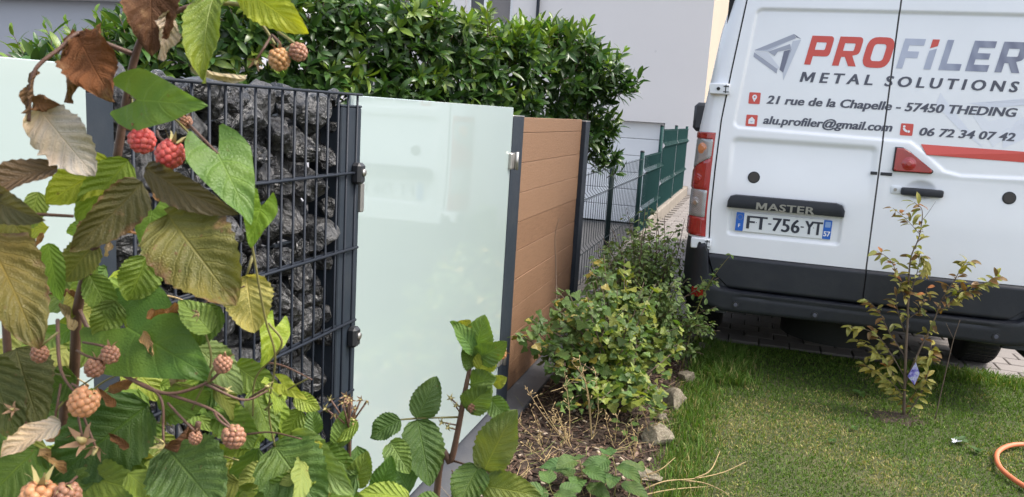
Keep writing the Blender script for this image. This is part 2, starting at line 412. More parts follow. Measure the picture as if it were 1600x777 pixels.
# ================================================================ the setting
def np_tris(name, V, T, col=None, smooth=False):
    me = bpy.data.meshes.new(name)
    V = np.asarray(V, dtype=np.float32); T = np.asarray(T, dtype=np.int32)
    me.vertices.add(len(V)); me.vertices.foreach_set('co', V.ravel())
    me.loops.add(T.size); me.loops.foreach_set('vertex_index', T.ravel())
    me.polygons.add(len(T)); me.polygons.foreach_set('loop_start', np.arange(0, T.size, 3, dtype=np.int32))
    try: me.polygons.foreach_set('loop_total', np.full(len(T), 3, dtype=np.int32))
    except Exception: pass
    if col is not None:
        a = me.color_attributes.new('Col', 'FLOAT_COLOR', 'POINT'); a.data.foreach_set('color', np.asarray(col, dtype=np.float32).ravel())
    me.update(calc_edges=True); me.validate()
    if smooth: me.polygons.foreach_set('use_smooth', np.ones(len(me.polygons), dtype=bool))
    return me
def sheet(xs, ys, zf):
    V = [(x, y, zf(x, y)) for y in ys for x in xs]; n = len(xs)
    F = [(j*n+i, j*n+i+1, (j+1)*n+i+1, (j+1)*n+i) for j in range(len(ys)-1) for i in range(n-1)]
    return V, F
def frange(a, b, n): return [a+(b-a)*i/n for i in range(n+1)]
def nz(x, y, z=0.0, s=1.0): return noise.noise(Vector((x*s, y*s, z)))

# ---- ground: asphalt that falls towards the garage behind the fence
def gz(x, y):
    base = -0.06
    if x < -1.38: base = -0.06 - 0.66*min(1, max(0, (y-6.0)/9.5))
    return base
xs = [-200,-80,-30,-18,-12,-8,-5,-3.5,-2.5,-1.8,-1.40,-1.36,-1,0,2,4,8,20,80,200]
ys = [-120,-40,-10,-2,2,4,6,7,8,9,10,11,12,13,14,15.5,17,22,40,120,260]
v, f = sheet(xs, ys, gz)
g = link('ground', mesh('ground', v, f, smooth=False), None, MAT['asphalt'])
tag(g, 'dark asphalt ground falling towards the garage behind the wire fence', 'ground', kind='structure')

# ---- lawn
def lz(x, y):
    return 0.012*nz(x, y, 3.1, 1.3) + 0.006*nz(x, y, 8.0, 5.0) - (0.02*max(0, (y-5.3)/.25) if y > 5.3 else 0)
v, f = sheet([-.30+i*.06 for i in range(90)], [-1.5+i*.06 for i in range(118)], lz)
lawn = link('lawn', mesh('lawn', v, f, smooth=True), None, MAT['lawn'])
tag(lawn, 'patchy mown lawn running under the back of the white van', 'lawn', kind='structure')
rng = np.random.default_rng(5)
def blades(n, xf, yf, hmin, hmax, colf, wid=.0016, lean=1.15, clump=None):
    x = xf(n); y = yf(n)
    z = np.array([lz(a, b) for a, b in zip(x, y)]) - .003
    h = hmin + (hmax-hmin)*rng.random(n)**1.5
    th = rng.random(n)*2*np.pi; le = (rng.random(n)*lean+.1)*h; a2 = rng.random(n)*2*np.pi
    w = wid*(.6+.8*rng.random(n)) * (1 + .25*np.maximum(0, y-2.5))
    dx, dy = np.cos(th)*w, np.sin(th)*w; lx, ly = np.cos(a2)*le, np.sin(a2)*le
    V = np.empty((n, 5, 3), dtype=np.float32)
    V[:,0] = np.stack([x-dx, y-dy, z], 1); V[:,1] = np.stack([x+dx, y+dy, z], 1)
    V[:,2] = np.stack([x+dx*.8+lx*.35, y+dy*.8+ly*.35, z+h*.6], 1); V[:,3] = np.stack([x-dx*.8+lx*.35, y-dy*.8+ly*.35, z+h*.6], 1)
    V[:,4] = np.stack([x+lx, y+ly, z+h*np.sqrt(np.maximum(.1, 1-(le/h)**2*.6))], 1)
    b = (np.arange(n)*5)[:,None,None]; T = (np.array([[0,1,2],[0,2,3],[3,2,4]])[None] + b).reshape(-1, 3)
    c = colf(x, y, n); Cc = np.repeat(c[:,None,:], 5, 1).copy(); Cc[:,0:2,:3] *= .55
    return V.reshape(-1, 3), T, Cc.reshape(-1, 4)
GREEN, YEL, STRAW = np.array([.088,.165,.022]), np.array([.158,.228,.042]), np.array([.36,.31,.125])
def lawn_col(x, y, n):
    a = np.array([nz(p, q, 1.0, 1.7)*.7 + nz(p, q, 5.0, 5.5)*.55 for p, q in zip(x, y)])
    dry = np.clip(a*2.3 + .36 + .35*np.clip((3.4-y)/1.2, 0, 1) + .35*np.exp(-((x-.02)/.14)**2)*(y < 4.5) - .35*(y > 4.55), 0, 1)
    r = rng.random(n)
    k = np.where(r < dry*.47, 2, np.where(r < .30+dry*.5, 1, 0))
    c = np.stack([GREEN, YEL, STRAW])[k]*(.7+.6*rng.random((n,1)))
    return np.concatenate([c, np.ones((n,1))], 1)
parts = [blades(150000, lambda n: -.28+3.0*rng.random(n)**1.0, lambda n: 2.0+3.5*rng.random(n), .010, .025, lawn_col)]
def tall_col(x, y, n):
    c = np.stack([GREEN*1.05, YEL*.85, STRAW])[rng.choice(3, n, p=[.68,.24,.08])]*(.7+.6*rng.random((n,1)))
    return np.concatenate([c, np.ones((n,1))], 1)
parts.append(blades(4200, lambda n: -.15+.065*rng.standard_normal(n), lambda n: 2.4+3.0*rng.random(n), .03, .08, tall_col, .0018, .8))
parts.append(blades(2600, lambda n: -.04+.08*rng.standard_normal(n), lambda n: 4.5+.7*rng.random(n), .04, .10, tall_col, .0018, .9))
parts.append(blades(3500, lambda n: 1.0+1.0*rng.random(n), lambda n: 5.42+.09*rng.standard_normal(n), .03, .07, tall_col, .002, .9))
def merge(parts):
    V, T, Cc, b = [], [], [], 0
    for a, t, c in parts: V.append(a); T.append(t+b); Cc.append(c); b += len(a)
    return np.concatenate(V), np.concatenate(T), np.concatenate(Cc)
go = link('grass', np_tris('grass', *merge(parts)), None, MAT['grass'])
tag(go, 'short green and straw coloured grass blades of the lawn', 'grass', kind='stuff')

# ---- flower bed with bark mulch
def bz(x, y): return 0.004 + 0.018*nz(x, y, 4.0, 3.0) + .02*math.exp(-((x+.62)/.25)**2)
v, f = sheet(frange(-1.10, -.24, 18), frange(.6, 5.9, 90), bz)
bed = link('flower_bed', mesh('flower_bed', v, f, smooth=True), None, MAT['soil'])
tag(bed, 'narrow bed of dark bark soil between the fence and the lawn', 'flower bed', kind='structure')
random.seed(11)
V, F, Cc = [], [], []
for i in range(3600):
    x = random.uniform(-.96, -.27); y = 2.2 + 3.2*random.random()**1.3
    l, w, t = random.uniform(.012,.038), random.uniform(.007,.017), random.uniform(.002,.006)
    m_ = Matrix.Translation((x, y, bz(x,y)+random.uniform(.003,.014))) @ Matrix.Rotation(random.uniform(0,6.28), 4, 'Z') @ Matrix.Rotation(random.gauss(0,.35), 4, 'X') @ Matrix.Rotation(random.gauss(0,.3), 4, 'Y')
    b = len(V); k = random.random()
    c = (.050,.030,.021) if k < .45 else (.095,.056,.040) if k < .75 else (.17,.115,.085) if k < .94 else (.36,.29,.22)
    j = random.uniform(.7,1.3); e = random.uniform(.4,.9)
    for sx, sy, sz in ((-1,-.8,-1),(1,-e,-1),(1,e,-1),(-1,1,-1),(-1,-.7,1),(.9,-e,1),(.85,e*.8,1),(-.9,.9,1)):
        V.append(m_ @ Vector((sx*l/2, sy*w/2, sz*t/2))); Cc.append((c[0]*j, c[1]*j, c[2]*j, 1))
    F += [tuple(q+b for q in fc) for fc in ((3,2,1,0),(4,5,6,7),(0,1,5,4),(1,2,6,5),(2,3,7,6),(3,0,4,7))]
for i in range(900):      # straw and twig litter among the chips
    x = random.uniform(-.95,-.26); y = 2.2+2.2*random.random(); a = random.uniform(0,6.28); l = random.uniform(.02,.10); z = bz(x,y)+random.uniform(.008,.03)
    p = Vector((x,y,z)); q = p+Vector((math.cos(a)*l, math.sin(a)*l, random.uniform(-.005,.04))); n_ = Vector((-math.sin(a)*.0012, math.cos(a)*.0012, .0006)); b = len(V); c = random.choice(((.36,.27,.13),(.24,.17,.09),(.16,.10,.06),(.18,.20,.06)))
    V += [p-n_, p+n_, q+n_*.5, q-n_*.5]; F.append((b,b+1,b+2,b+3)); Cc += [(*c,1)]*4
mo = link('bark_mulch', mesh('bark_mulch', V, F, col=Cc), None, MAT['mulch'])
tag(mo, 'loose dark brown bark chips and dry litter covering the flower bed', 'bark mulch', kind='stuff')

# ---- paved driveway
PX, PY = .200, .165
drive = link('driveway', mesh('driveway', *sheet([-1.24,1.5,6.0], [5.53,9,14,20,28], lambda x, y: -.014)), None, MAT['joint'])
tag(drive, 'driveway of pale concrete pavers passing the green wire fence', 'driveway', kind='structure')
pm = MB().cbox(-PX/2+.004, PX/2-.004, -PY/2+.004, PY/2-.004, -.06, 0, .005); pave_me = mesh('paver', pm.v, pm.f); pave_me.materials.append(MAT['paver'])
rest = MB(); single = []; random.seed(3)
for j in range(int((20-5.53)/PY)):
    y = 5.53 + (j+.5)*PY
    for i in range(30):
        x = -1.24 + (i+.5)*PX - (PX/2 if j % 2 else 0)
        if x - PX/2 < -1.245 or x > 4.2: continue
        z = random.gauss(0, .0016)
        seen = (x < -.15 and y > 6.0) or (x > .95 and x < 2.4 and y < 7.4)
        if seen and y < 14.5 and len(single) < 300: single.append((x, y, z))
        elif y < 8 or x < .6: rest.add([(a+x, b+y, c+z) for a, b, c in pm.v], pm.f)
for x, y, z in single:
    o = link('paver', pave_me, drive, None, (x, y, z)); o.rotation_euler = (random.gauss(0,.006), random.gauss(0,.006), random.gauss(0,.008))
o = rest.build('paver_field', MAT['paver'], drive); o['kind'] = 'stuff'

# ---- kerb wall under the wire fence
kb = MB()
kb.cbox(-1.36, -1.245, 5.5, 10.6, -.75, .035, .012); kb.cbox(-1.40, -1.235, 10.6, 20, -.8, .17, .015)
tag(kb.build('kerb_wall', MAT['concrete']), 'low weathered concrete kerb carrying the green wire fence', 'kerb')

# ---- the grey house with its garage
def wall_holes(mb, x0, x1, z0, z1, y, holes, depth=.22):
    xs = sorted({x0, x1, *[h[0] for h in holes], *[h[1] for h in holes]}); zs = sorted({z0, z1, *[h[2] for h in holes], *[h[3] for h in holes]})
    for a, b in zip(xs, xs[1:]):
        for c, d in zip(zs, zs[1:]):
            mx, mz = (a+b)/2, (c+d)/2
            if not any(h[0] < mx < h[1] and h[2] < mz < h[3] for h in holes):
                mb.add([(a,y,c),(b,y,c),(b,y,d),(a,y,d)], [(0,1,2,3)])
    for a, b, c, d in holes:
        y2 = y+depth
        mb.add([(a,y,c),(a,y2,c),(a,y2,d),(a,y,d)], [(0,1,2,3)]); mb.add([(b,y,c),(b,y,d),(b,y2,d),(b,y2,c)], [(0,1,2,3)])
        mb.add([(a,y,d),(a,y2,d),(b,y2,d),(b,y,d)], [(0,1,2,3)]); mb.add([(a,y,c),(b,y,c),(b,y2,c),(a,y2,c)], [(0,1,2,3)])
HY = 16.6
house = thing('house', (-4.5, HY, -.72), 'pale grey rendered house with white garage door behind the hedge', 'house')
GAR = (-4.30, -1.81, -.72, 1.40); WIN = (-6.25, -5.18, 3.18, 4.75); WIN2 = (-8.62, -7.55, 3.1, 5.1)
w = MB(); wall_holes(w, -9.6, -1.08, -.72, 6.3, HY, [GAR, WIN, WIN2], .25)
w.add([(-9.6,HY,-.72),(-9.6,HY,6.3),(-9.6,27,6.3),(-9.6,27,-.72)], [(0,1,2,3)]); w.add([(-9.6,27,-.72),(-9.6,27,6.3),(-1.08,27,6.3),(-1.08,27,-.72)], [(0,1,2,3)])
w.build('wall', MAT['render_grey'], house)
MB().add([(-1.08,HY,-.72),(-1.08,27,-.72),(-1.08,27,6.3),(-1.08,HY,6.3)], [(0,1,2,3)]).build('lit_side_wall', MAT['render_cream'], house)  # cream tone paints in warm sunlight on the grey house's side
r = MB(); r.add([(-9.9,HY-.4,6.3),(-.8,HY-.4,6.3),(-.8,21.8,9.4),(-9.9,21.8,9.4),(-.8,27.3,6.3),(-9.9,27.3,6.3),(-9.9,HY-.4,6.15),(-.8,HY-.4,6.15),(-.8,27.3,6.15),(-9.9,27.3,6.15)],
      [(0,1,2,3),(3,2,4,5),(6,9,8,7),(0,6,7,1),(4,8,9,5),(1,7,8,4,2),(0,3,5,9,6)]); r.build('roof', simple('brown roof tile', (.16,.075,.05), .8, .2, 6, bump=.3), house)
gd = MB().box(GAR[0], GAR[1], HY+.24, HY+.27, GAR[2], GAR[3]).build('garage_door', MAT['dark_gap'], house)
npan = 6
for i in range(npan):
    a = GAR[2] + (GAR[3]-GAR[2])*i/npan; b = GAR[2] + (GAR[3]-GAR[2])*(i+1)/npan
    MB().cbox(GAR[0]+.02, GAR[1]-.02, HY+.17, HY+.235, a+.0035, b-.0035, .012).build('panel', MAT['garage'], gd)
def window(x0, x1, z0, z1, mull, panes):
    y = HY+.1
    fr = MB(); t = .09
    fr.cbox(x0, x0+t, y, y+.08, z0, z1); fr.cbox(x1-t, x1, y, y+.08, z0, z1); fr.cbox(x0+t, x1-t, y, y+.08, z0, z0+t); fr.cbox(x0+t, x1-t, y, y+.08, z1-t, z1)
    for m_ in mull: fr.cbox(m_-.06, m_+.06, y-.01, y+.085, z0+t, z1-t)
    wi = fr.build('window', MAT['white_frame'], house)
    e = [x0+t] + mull + [x1-t]
    for a, b, mt in zip(e, e[1:], panes): MB().box(a, b, y+.035, y+.055, z0+t, z1-t).build('pane', MAT[mt], wi)
    MB().cbox(x0-.08, x1+.06, HY-.09, HY+.09, z0-.085, z0-.004, .01).build('sill', MAT['white_frame'], wi)
window(*WIN, [-5.80], ['window_glass','curtain'])
window(*WIN2, [-8.14], ['navy','curtain'])
MB().tube([(-4.62,HY-.06,6.1),(-4.62,HY-.06,3.2),(-4.62,HY-.02,3.1)], .035, 8).build('downpipe', MAT['anthracite'], house, True)
# ---- cream house further back
ch = thing('house', (3.0, 30, -.5), 'cream rendered house wall beyond the grey house', 'house')
w = MB(); wall_holes(w, -3.4, 9.5, -.5, 6.6, 30, [(5.0,6.2,1.0,2.4)], .25)
w.add([(-3.4,30,-.5),(-3.4,30,6.6),(-3.4,38,6.6),(-3.4,38,-.5)], [(0,1,2,3)]); w.add([(9.5,30,-.5),(9.5,38,-.5),(9.5,38,6.6),(9.5,30,6.6)], [(0,1,2,3)])
w.build('wall', MAT['render_cream'], ch)
MB().box(5.02, 6.18, 30.2, 30.25, 1.02, 2.38).build('window', MAT['window_glass'], ch)
r = MB(); r.add([(-3.8,29.6,6.6),(9.9,29.6,6.6),(9.9,34,9.2),(-3.8,34,9.2),(9.9,38.4,6.6),(-3.8,38.4,6.6)], [(0,1,2,3),(3,2,4,5),(0,5,4,1),(1,4,2),(0,3,5)]); r.build('roof', simple('red roof tile', (.22,.08,.05), .8, .2, 6), ch)
# ---- dark grey outbuilding to the left
ob = thing('outbuilding', (-14, 12, -.3), 'dark grey rendered outbuilding with pale ledge and white eaves', 'outbuilding')
MB().box(-24, -8.2, 12, 16, -.5, 2.93).build('wall', MAT['render_dark'], ob)
MB().cbox(-24.1, -8.1, 11.93, 12.0, 1.865, 1.925, .01).build('ledge', simple('beige ledge', (.34,.29,.23), .85, .15, 10), ob)
MB().cbox(-24.1, -8.0, 11.75, 16.1, 2.93, 3.12, .02).build('eaves', MAT['white_frame'], ob)

# ---- green wire fence on the kerb
fx = -1.30
posts = [5.62, 7.70, 9.75, 11.60, 13.70, 15.80]
def wire_fence(y0, y1, z0, z1, label, last=False, gap=.05, wr=.0031):
    gm = MAT['dark_green'] if gap > .06 else MAT['green_metal']
    t = thing('wire_fence', (fx, y0, z0), label, 'fence', 'green wire fence bays along the driveway')
    MB().tube([(fx,y0,z0),(fx,y0,z1+.04)], .026, 10).build('post', gm, t, True)
    MB().disc((fx,y0,z1+.04), (0,0,1), .029, .022, .018, 10).build('post_cap', MAT['black_plastic'], t, True)
    if last: MB().tube([(fx,y1,z0),(fx,y1,z1+.04)], .026, 10).build('post', gm, t, True)
    m_ = MB(); n = int((y1-y0-.08)/gap)
    h = z1-z0
    prof = [(0,.03),(0,h*.30),(.03,h*.335),(0,h*.37),(0,h*.76),(.035,h*.80),(0,h*.84),(0,h)]
    for i in range(n+1):
        y = y0+.04+gap*i
        m_.tube([(fx+.03+a, y, z0+b) for a, b in prof], wr, 4, False)
    m_.build('wire_mesh', gm, t)
    for b, dx in ((.05,0),(h*.335,.03),(h*.80,.035),(h*.985,0)):
        MB().tube([(fx+.036+dx,y0+.02,z0+b),(fx+.036+dx,y1-.02,z0+b)], .0032, 4).build('cross_wire', gm, t)
zf = [(.035,1.0),(.035,1.0),(.035,1.02),(.17,1.33),(.17,1.33)]
lab = ['dark green wire fence bay just past the wood panel', 'dark green wire fence bay in the middle of the lower run', 'green wire fence bay where the kerb steps up', 'first taller green wire fence bay on the raised kerb', 'last taller green wire fence bay nearest the grey house']
for i in range(5): wire_fence(posts[i], posts[i+1], zf[i][0], zf[i][1], lab[i], i == 4, .105 if i < 2 else .05, .0026 if i < 2 else .0031)

# ================================================================ the fence
slab = MB(); random.seed(2)
st = thing('base_slab', (-1.03, 3.0, 0), 'grey stone base strip lying along the foot of the fence', 'base slab')
for a, b in ((.4,1.4),(1.4,2.4),(2.4,3.42),(3.42,4.42),(4.42,5.38)):
    MB().cbox(-1.14, -.945, a+.002, b-.002, -.05, .030, .004).build('slab', MAT['slate'], st)
def post(y0, y1, x0, x1, z1, label):
    t = thing('fence_post', ((x0+x1)/2, (y0+y1)/2, 0), label, 'fence post', 'anthracite posts of the garden fence')
    MB().cbox(x0, x1, y0, y1, .0, z1-.006, .003).build('shaft', MAT['anthracite'], t)
    MB().cbox(x0-.001, x1+.001, y0-.001, y1+.001, z1-.006, z1, .002).build('cap', MAT['steel'] if z1 < 1.44 else MAT['anthracite'], t)
    return t
post(1.050, 1.120, -1.13, -1.045, 1.445, 'dark fence post between the side glass panel and the stone gabion')
post(1.875, 1.985, -1.125, -1.030, 1.440, 'dark fence post between the stone gabion and the frosted gate')
post(3.475, 3.650, -1.125, -1.050, 1.432, 'dark fence post between the frosted gate and the wood panel')
post(5.105, 5.235, -1.125, -1.055, 1.418, 'dark fence post closing the wood panel beside the wire fence')

# ---- gabion
gab = thing('gabion', (-1.1, 1.5, .03), 'stone filled gabion of black rocks behind anthracite wire mesh', 'gabion')
for X0, nm in ((-1.028, 1), (-1.205, 0)):
    for i in range(18 if nm else 9):
        y = 1.955 - i*.0508*(1 if nm else 2)
        if y < 1.13: break
        MB().tube([(X0, y, .04), (X0, y, 1.472)], .0032, 6).build('vertical_wire', MAT['wire'], gab, True)
    for k in range(8):
        z = 1.468 - .2065*k
        for dx in (-.0072, .0072):
            if k == 0 and dx > 0: continue
            MB().tube([(X0-dx, 1.125, z), (X0-dx, 1.965 if dx < 0 else 1.94, z)], .0040, 6).build('horizontal_wire', MAT['wire'], gab, True)
def stone_mesh(seed, sub=4, lo=.27):
    bm = bmesh.new(); bmesh.ops.create_icosphere(bm, subdivisions=sub, radius=.5)
    rs = random.Random(seed); planes = []
    for _ in range(17):
        n_ = Vector((rs.gauss(0,1), rs.gauss(0,1), rs.gauss(0,1))).normalized(); planes.append((n_, rs.uniform(lo,.42)))
    so = Vector((rs.uniform(0,50),)*3)
    for v_ in bm.verts:
        for n_, d_ in planes:
            e = v_.co.dot(n_)-d_
            if e > 0: v_.co -= n_*e*.93
        v_.co += v_.co.normalized()*(noise.noise(v_.co*4+so)*.035 - abs(noise.noise(v_.co*8+so))*.03 + noise.noise(v_.co*22+so)*.008)
    me = bpy.data.meshes.new('stone'); bm.to_mesh(me); bm.free()
    me.polygons.foreach_set('use_smooth', np.ones(len(me.polygons), dtype=bool)); me.set_sharp_from_angle(angle=rad(26))
    me.materials.append(MAT['stone']); return me
SM = [stone_mesh(s) for s in range(10)]
random.seed(8)
def stone(x, y, z, s):
    o = link('stone', random.choice(SM), gab, None, Vector((x, y, z))-gab.location)
    o.scale = (s*random.uniform(.75,1.0), s*random.uniform(.8,1.15), s*random.uniform(.8,1.25)); o.rotation_euler = [random.uniform(0,6.28) for _ in range(3)]
placed = []
for s in [.15]*16+[.13]*26+[.11]*40+[.09]*60+[.072]*70+[.056]*60:
    for _ in range(60):
        y, z = random.uniform(1.13+s*.33, 1.895-s*.27), random.uniform(.05, 1.475-s*.33)
        if all((y-b)**2+(z-c)**2 > (.385*(s+t))**2 for b, c, t in placed): placed.append((y, z, s)); break
for y, z, s in placed: stone(-1.036-s*.39+random.uniform(-.004,.001), y, z, s)
z = .10
while z < 1.45:          # second layer showing dark through the gaps
    for k in range(7): stone(-1.165+random.gauss(0,.006), 1.19+k*.108+random.gauss(0,.012), z+random.gauss(0,.01), .175)
    z += .115
for y, s in ((1.17,.15),(1.29,.12),(1.39,.14),(1.51,.10),(1.60,.12),(1.70,.10),(1.78,.12),(1.85,.08)): stone(-1.10+random.uniform(-.02,.01), y, 1.432+random.uniform(0,.010), s)
# ---- side glass panel and the frosted gate
sg = thing('privacy_screen', (-1.05, .3, .03), 'frosted white glass screen beside the gabion, half hidden by raspberry leaves', 'privacy screen')
MB().cbox(-1.05, -1.040, -.75, 1.056, .06, 1.482, .0015).build('pane', MAT['glass'], sg)
for z in (.4, 1.2): MB().cbox(-1.056, -1.030, 1.035, 1.075, z, z+.05, .003).build('clip', MAT['steel'], sg)
gate = thing('glass_gate', (-1.05, 2.7, .03), 'frosted white glass gate with a faint reflection of the van', 'gate')
MB().cbox(-1.052, -1.041, 1.945, 3.435, .085, 1.466, .0015).build('pane', MAT['glass'], gate)
for z in (1.195, .28):
    h = MB().cbox(-1.056, -1.026, 3.405, 3.478, z, z+.072, .004).build('hinge', MAT['steel'], gate)
    MB().tube([(-1.02,3.462,z-.004),(-1.02,3.462,z+.076)], .009, 10).build('pin', MAT['steel'], h, True)
for z in (1.262, .805):
    c = MB(); c.cbox(-1.034, -1.004, 1.935, 1.972, z-.032, z+.026, .008); cl = c.build('mesh_clamp', MAT['black_plastic'], gab)
    MB().disc((-1.004,1.957,z), (1,0,0), .011, .009, .004, 14).build('screw', MAT['steel'], cl, True)
MB().cbox(-1.042, -1.020, 1.978, 1.997, 1.150, 1.232, .003).build('strike_plate', MAT['steel'], gate)

# ---- composite wood panel
wp = thing('wood_panel', (-1.1, 4.4, .03), 'brown composite wood fence panel of horizontal boards', 'fence panel')
zz = [1.425, 1.350] + [1.350 - (1.350-.034)*i/9 for i in range(1, 10)]
for a, b in zip(zz, zz[1:]):
    MB().cbox(-1.108, -1.083+random.uniform(-.001,.001), 3.646, 5.11, b+.0010, a-.0010, .0018).build('plank', MAT['wood'], wp)
MB().box(-1.113, -1.109, 3.65, 5.10, .04, 1.41).build('backing', MAT['dark_gap'], wp)

# ================================================================ the van
VX, VY = .655, 4.76
van = thing('van', (VX, VY+2.6, 0), 'white panel van with red and grey company lettering on its rear doors', 'van')
def ss(e0, e1, x):
    t = np.clip((x-e0)/(e1-e0), 0, 1); return t*t*(3-2*t)
def poly_sd(P, x, z):
    """signed distance to a polygon, negative inside"""
    P = np.asarray(P, float); d = np.full(x.shape, 1e9); ins = np.zeros(x.shape, bool)
    for i in range(len(P)):
        a, b = P[i], P[(i+1) % len(P)]; e = b-a
        wx, wz = x-a[0], z-a[1]; t = np.clip((wx*e[0]+wz*e[1])/(e@e), 0, 1)
        d = np.minimum(d, np.hypot(wx-e[0]*t, wz-e[1]*t))
        c = (a[1] > z) != (b[1] > z)
        with np.errstate(divide='ignore', invalid='ignore'):
            xi = (b[0]-a[0])*(z-a[1])/(b[1]-a[1])+a[0]
        ins ^= c & (x < xi)
    return np.where(ins, -d, d)
UPP = [(-.045,2.065),(-.100,1.47),(.80,1.45),(.90,1.385),(.99,1.305),(1.06,1.29),(1.40,1.30),(1.355,2.065)]
def relief(x, z):
    """how far the skin lies inwards (m)"""
    x = np.asarray(x, float); z = np.asarray(z, float); u = (x-VX)
    r = .018*(np.abs(u)/.86)**4
    sd_ = poly_sd(UPP, x, z)-.036
    r = r + .011*(1-ss(-.013, .004, sd_))
    lo = poly_sd([(-.10,1.345),(.60,1.345),(.60,.90),(-.10,.90)], x, z)-.04
    r = r + .014*(1-ss(-.03, .004, lo))*ss(1.05, 1.36, z)
    lr = poly_sd([(.715,1.24),(1.41,1.24),(1.41,.85),(.715,.85)], x, z)-.03
    r = r + .005*(1-ss(-.04, .0, lr))*ss(.95, 1.2, z)
    pk = poly_sd([(-.085,1.03),(.48,1.03),(.48,.845),(-.085,.845)], x, z)-.022
    r = r + .012*(1-ss(-.012, .002, pk))
    hd = np.hypot((x-.872)/.075, (z-1.166)/.052)
    r = r + .022*np.clip(1-hd**2, 0, 1)
    return r
def ysurf(x, z): return VY + .05*(np.asarray(z, float)-.95) + relief(x, z)
EDGE_Z = [.30,.514,.60,.69,.95,1.2,1.476,1.75,2.143,2.25]; EDGE_X = [-.06,-.06,-.165,-.200,-.213,-.213,-.207,-.180,-.137,-.12]
def door_edge(z): return np.interp(z, EDGE_Z, EDGE_X)
def door_skin(name, left, z0, z1, nx, nz_, mat, parent, bulge=0.0, gap=.0045):
    zs_ = np.linspace(z0, z1, nz_); X = np.zeros((nz_, nx)); 
    for j, z in enumerate(zs_):
        e = door_edge(z)
        X[j] = np.linspace(e+gap, VX-gap, nx) if left else np.linspace(VX+gap, 2*VX-e-gap, nx)
    Z = np.repeat(zs_[:,None], nx, 1); Y = ysurf(X, Z) - bulge
    if bulge:   # rounded upper and lower lip of the cladding
        Y += bulge*(1-ss(0, .012, z1-Z)) + bulge*.8*(1-ss(0, .01, Z-z0))
    V = np.stack([X, Y, Z], -1).reshape(-1, 3)
    F = [(j*nx+i, j*nx+i+1, (j+1)*nx+i+1, (j+1)*nx+i) for j in range(nz_-1) for i in range(nx-1)]
    # turned-in rim
    rim = [j*nx for j in range(nz_)] , [j*nx+nx-1 for j in range(nz_)], list(range(nx)), [(nz_-1)*nx+i for i in range(nx)]
    V = [tuple(p) for p in V]; b = len(V)
    for r_, flip in zip(rim, (1,0,0,1)):
        b = len(V); V += [(V[i][0], V[i][1]+.035, V[i][2]) for i in r_]
        for k in range(len(r_)-1):
            q = (r_[k], b+k, b+k+1, r_[k+1]); F.append(q if flip else tuple(reversed(q)))
    mb = MB().add(V, F); return mb.build(name, mat, parent, auto=50)
dl = door_skin('rear_door', True, .706, 2.235, 120, 210, MAT['van'], van); dl['label'] = 'left rear door carrying the number plate'
dr = door_skin('rear_door', False, .706, 2.235, 120, 210, MAT['van'], van); dr['label'] = 'right rear door with red lamp and handle'
door_skin('cladding', True, .516, .703, 60, 26, MAT['bumper'], dl, .016); door_skin('cladding', False, .516, .703, 60, 26, MAT['bumper'], dr, .016)
# body shell: horizontal profiles stacked in height
HW_Z = [.30,.45,.70,1.0,1.4,1.69,1.976,2.14,2.22,2.29,2.335,2.36]; HW = [.955,.975,.990,.995,.988,.952,.918,.882,.855,.79,.68,.50]
def halfw(z): return np.interp(z, HW_Z, HW)
L_END = VY+3.55
def body_side(sgn):
    V, F = [], []; zs_ = list(np.linspace(.36, 2.14, 46)) + [2.18,2.22,2.26,2.29,2.315,2.335,2.36]
    n = None
    for z in zs_:
        e = door_edge(min(z, 2.25)); hw = VX-halfw(z); y0 = float(VY + .05*(z-.95) + .018*((VX-e)/.86)**4) + .004
        pr = [(e-.0035, y0+.05), (e-.0035, y0+.004), (e-.008, y0)]
        R_ = min(.115, (e-.008)-hw) if e-.008 > hw else .01
        for k in range(1, 11):
            a = math.pi/2*k/10; pr.append((e-.008-(e-.008-hw)*math.sin(a), y0+.125*(1-math.cos(a))))
        for y in (5.2, 5.6, 6.2, 7.0, 7.8, L_END): pr.append((hw, y))
        n = len(pr)
        V += [(VX+sgn*(VX-x) if sgn > 0 else x, y, z) for x, y in pr]
    for j in range(len(zs_)-1):
        for i in range(n-1):
            q = (j*n+i, j*n+i+1, (j+1)*n+i+1, (j+1)*n+i); F.append(tuple(reversed(q)) if sgn < 0 else q)
    # close towards the roof centre line
    return V, F, n, len(zs_)
bd = MB()
for s_ in (-1, 1):
    V, F, n, m_ = body_side(s_); bd.add(V, F)
    top = V[-n:]; tv = []
    for p_ in top: tv += [p_, (VX, p_[1], 2.385)]
    bd.add(tv, [(2*i, 2*i+1, 2*i+3, 2*i+2) if s_ > 0 else (2*i+2, 2*i+3, 2*i+1, 2*i) for i in range(len(top)-1)])
# rear header above the doors
hv = []
for x in np.linspace(-.115, 1.425, 24):
    for z in (2.243, 2.30, 2.345, 2.372): 
        lim = 2.385 - .10*(abs(x-VX)/.78)**3
        hv.append((x, float(VY+.05*(min(z,lim)-.95)+.018*(abs(x-VX)/.86)**4 + (.0 if z < 2.3 else .05 if z < 2.36 else .12)), min(z, lim)))
bd.add(hv, [(i*4+k, (i+1)*4+k, (i+1)*4+k+1, i*4+k+1) for i in range(23) for k in range(3)])
body = bd.build('body', MAT['van'], van, auto=45)
body.data.materials.append(MAT['bumper'])
for pg in body.data.polygons:      # unpainted lower trim
    c_ = pg.center
    if c_.z < .50 or (c_.z < .735 and c_.y+van.location.y < VY+.6): pg.material_index = 1
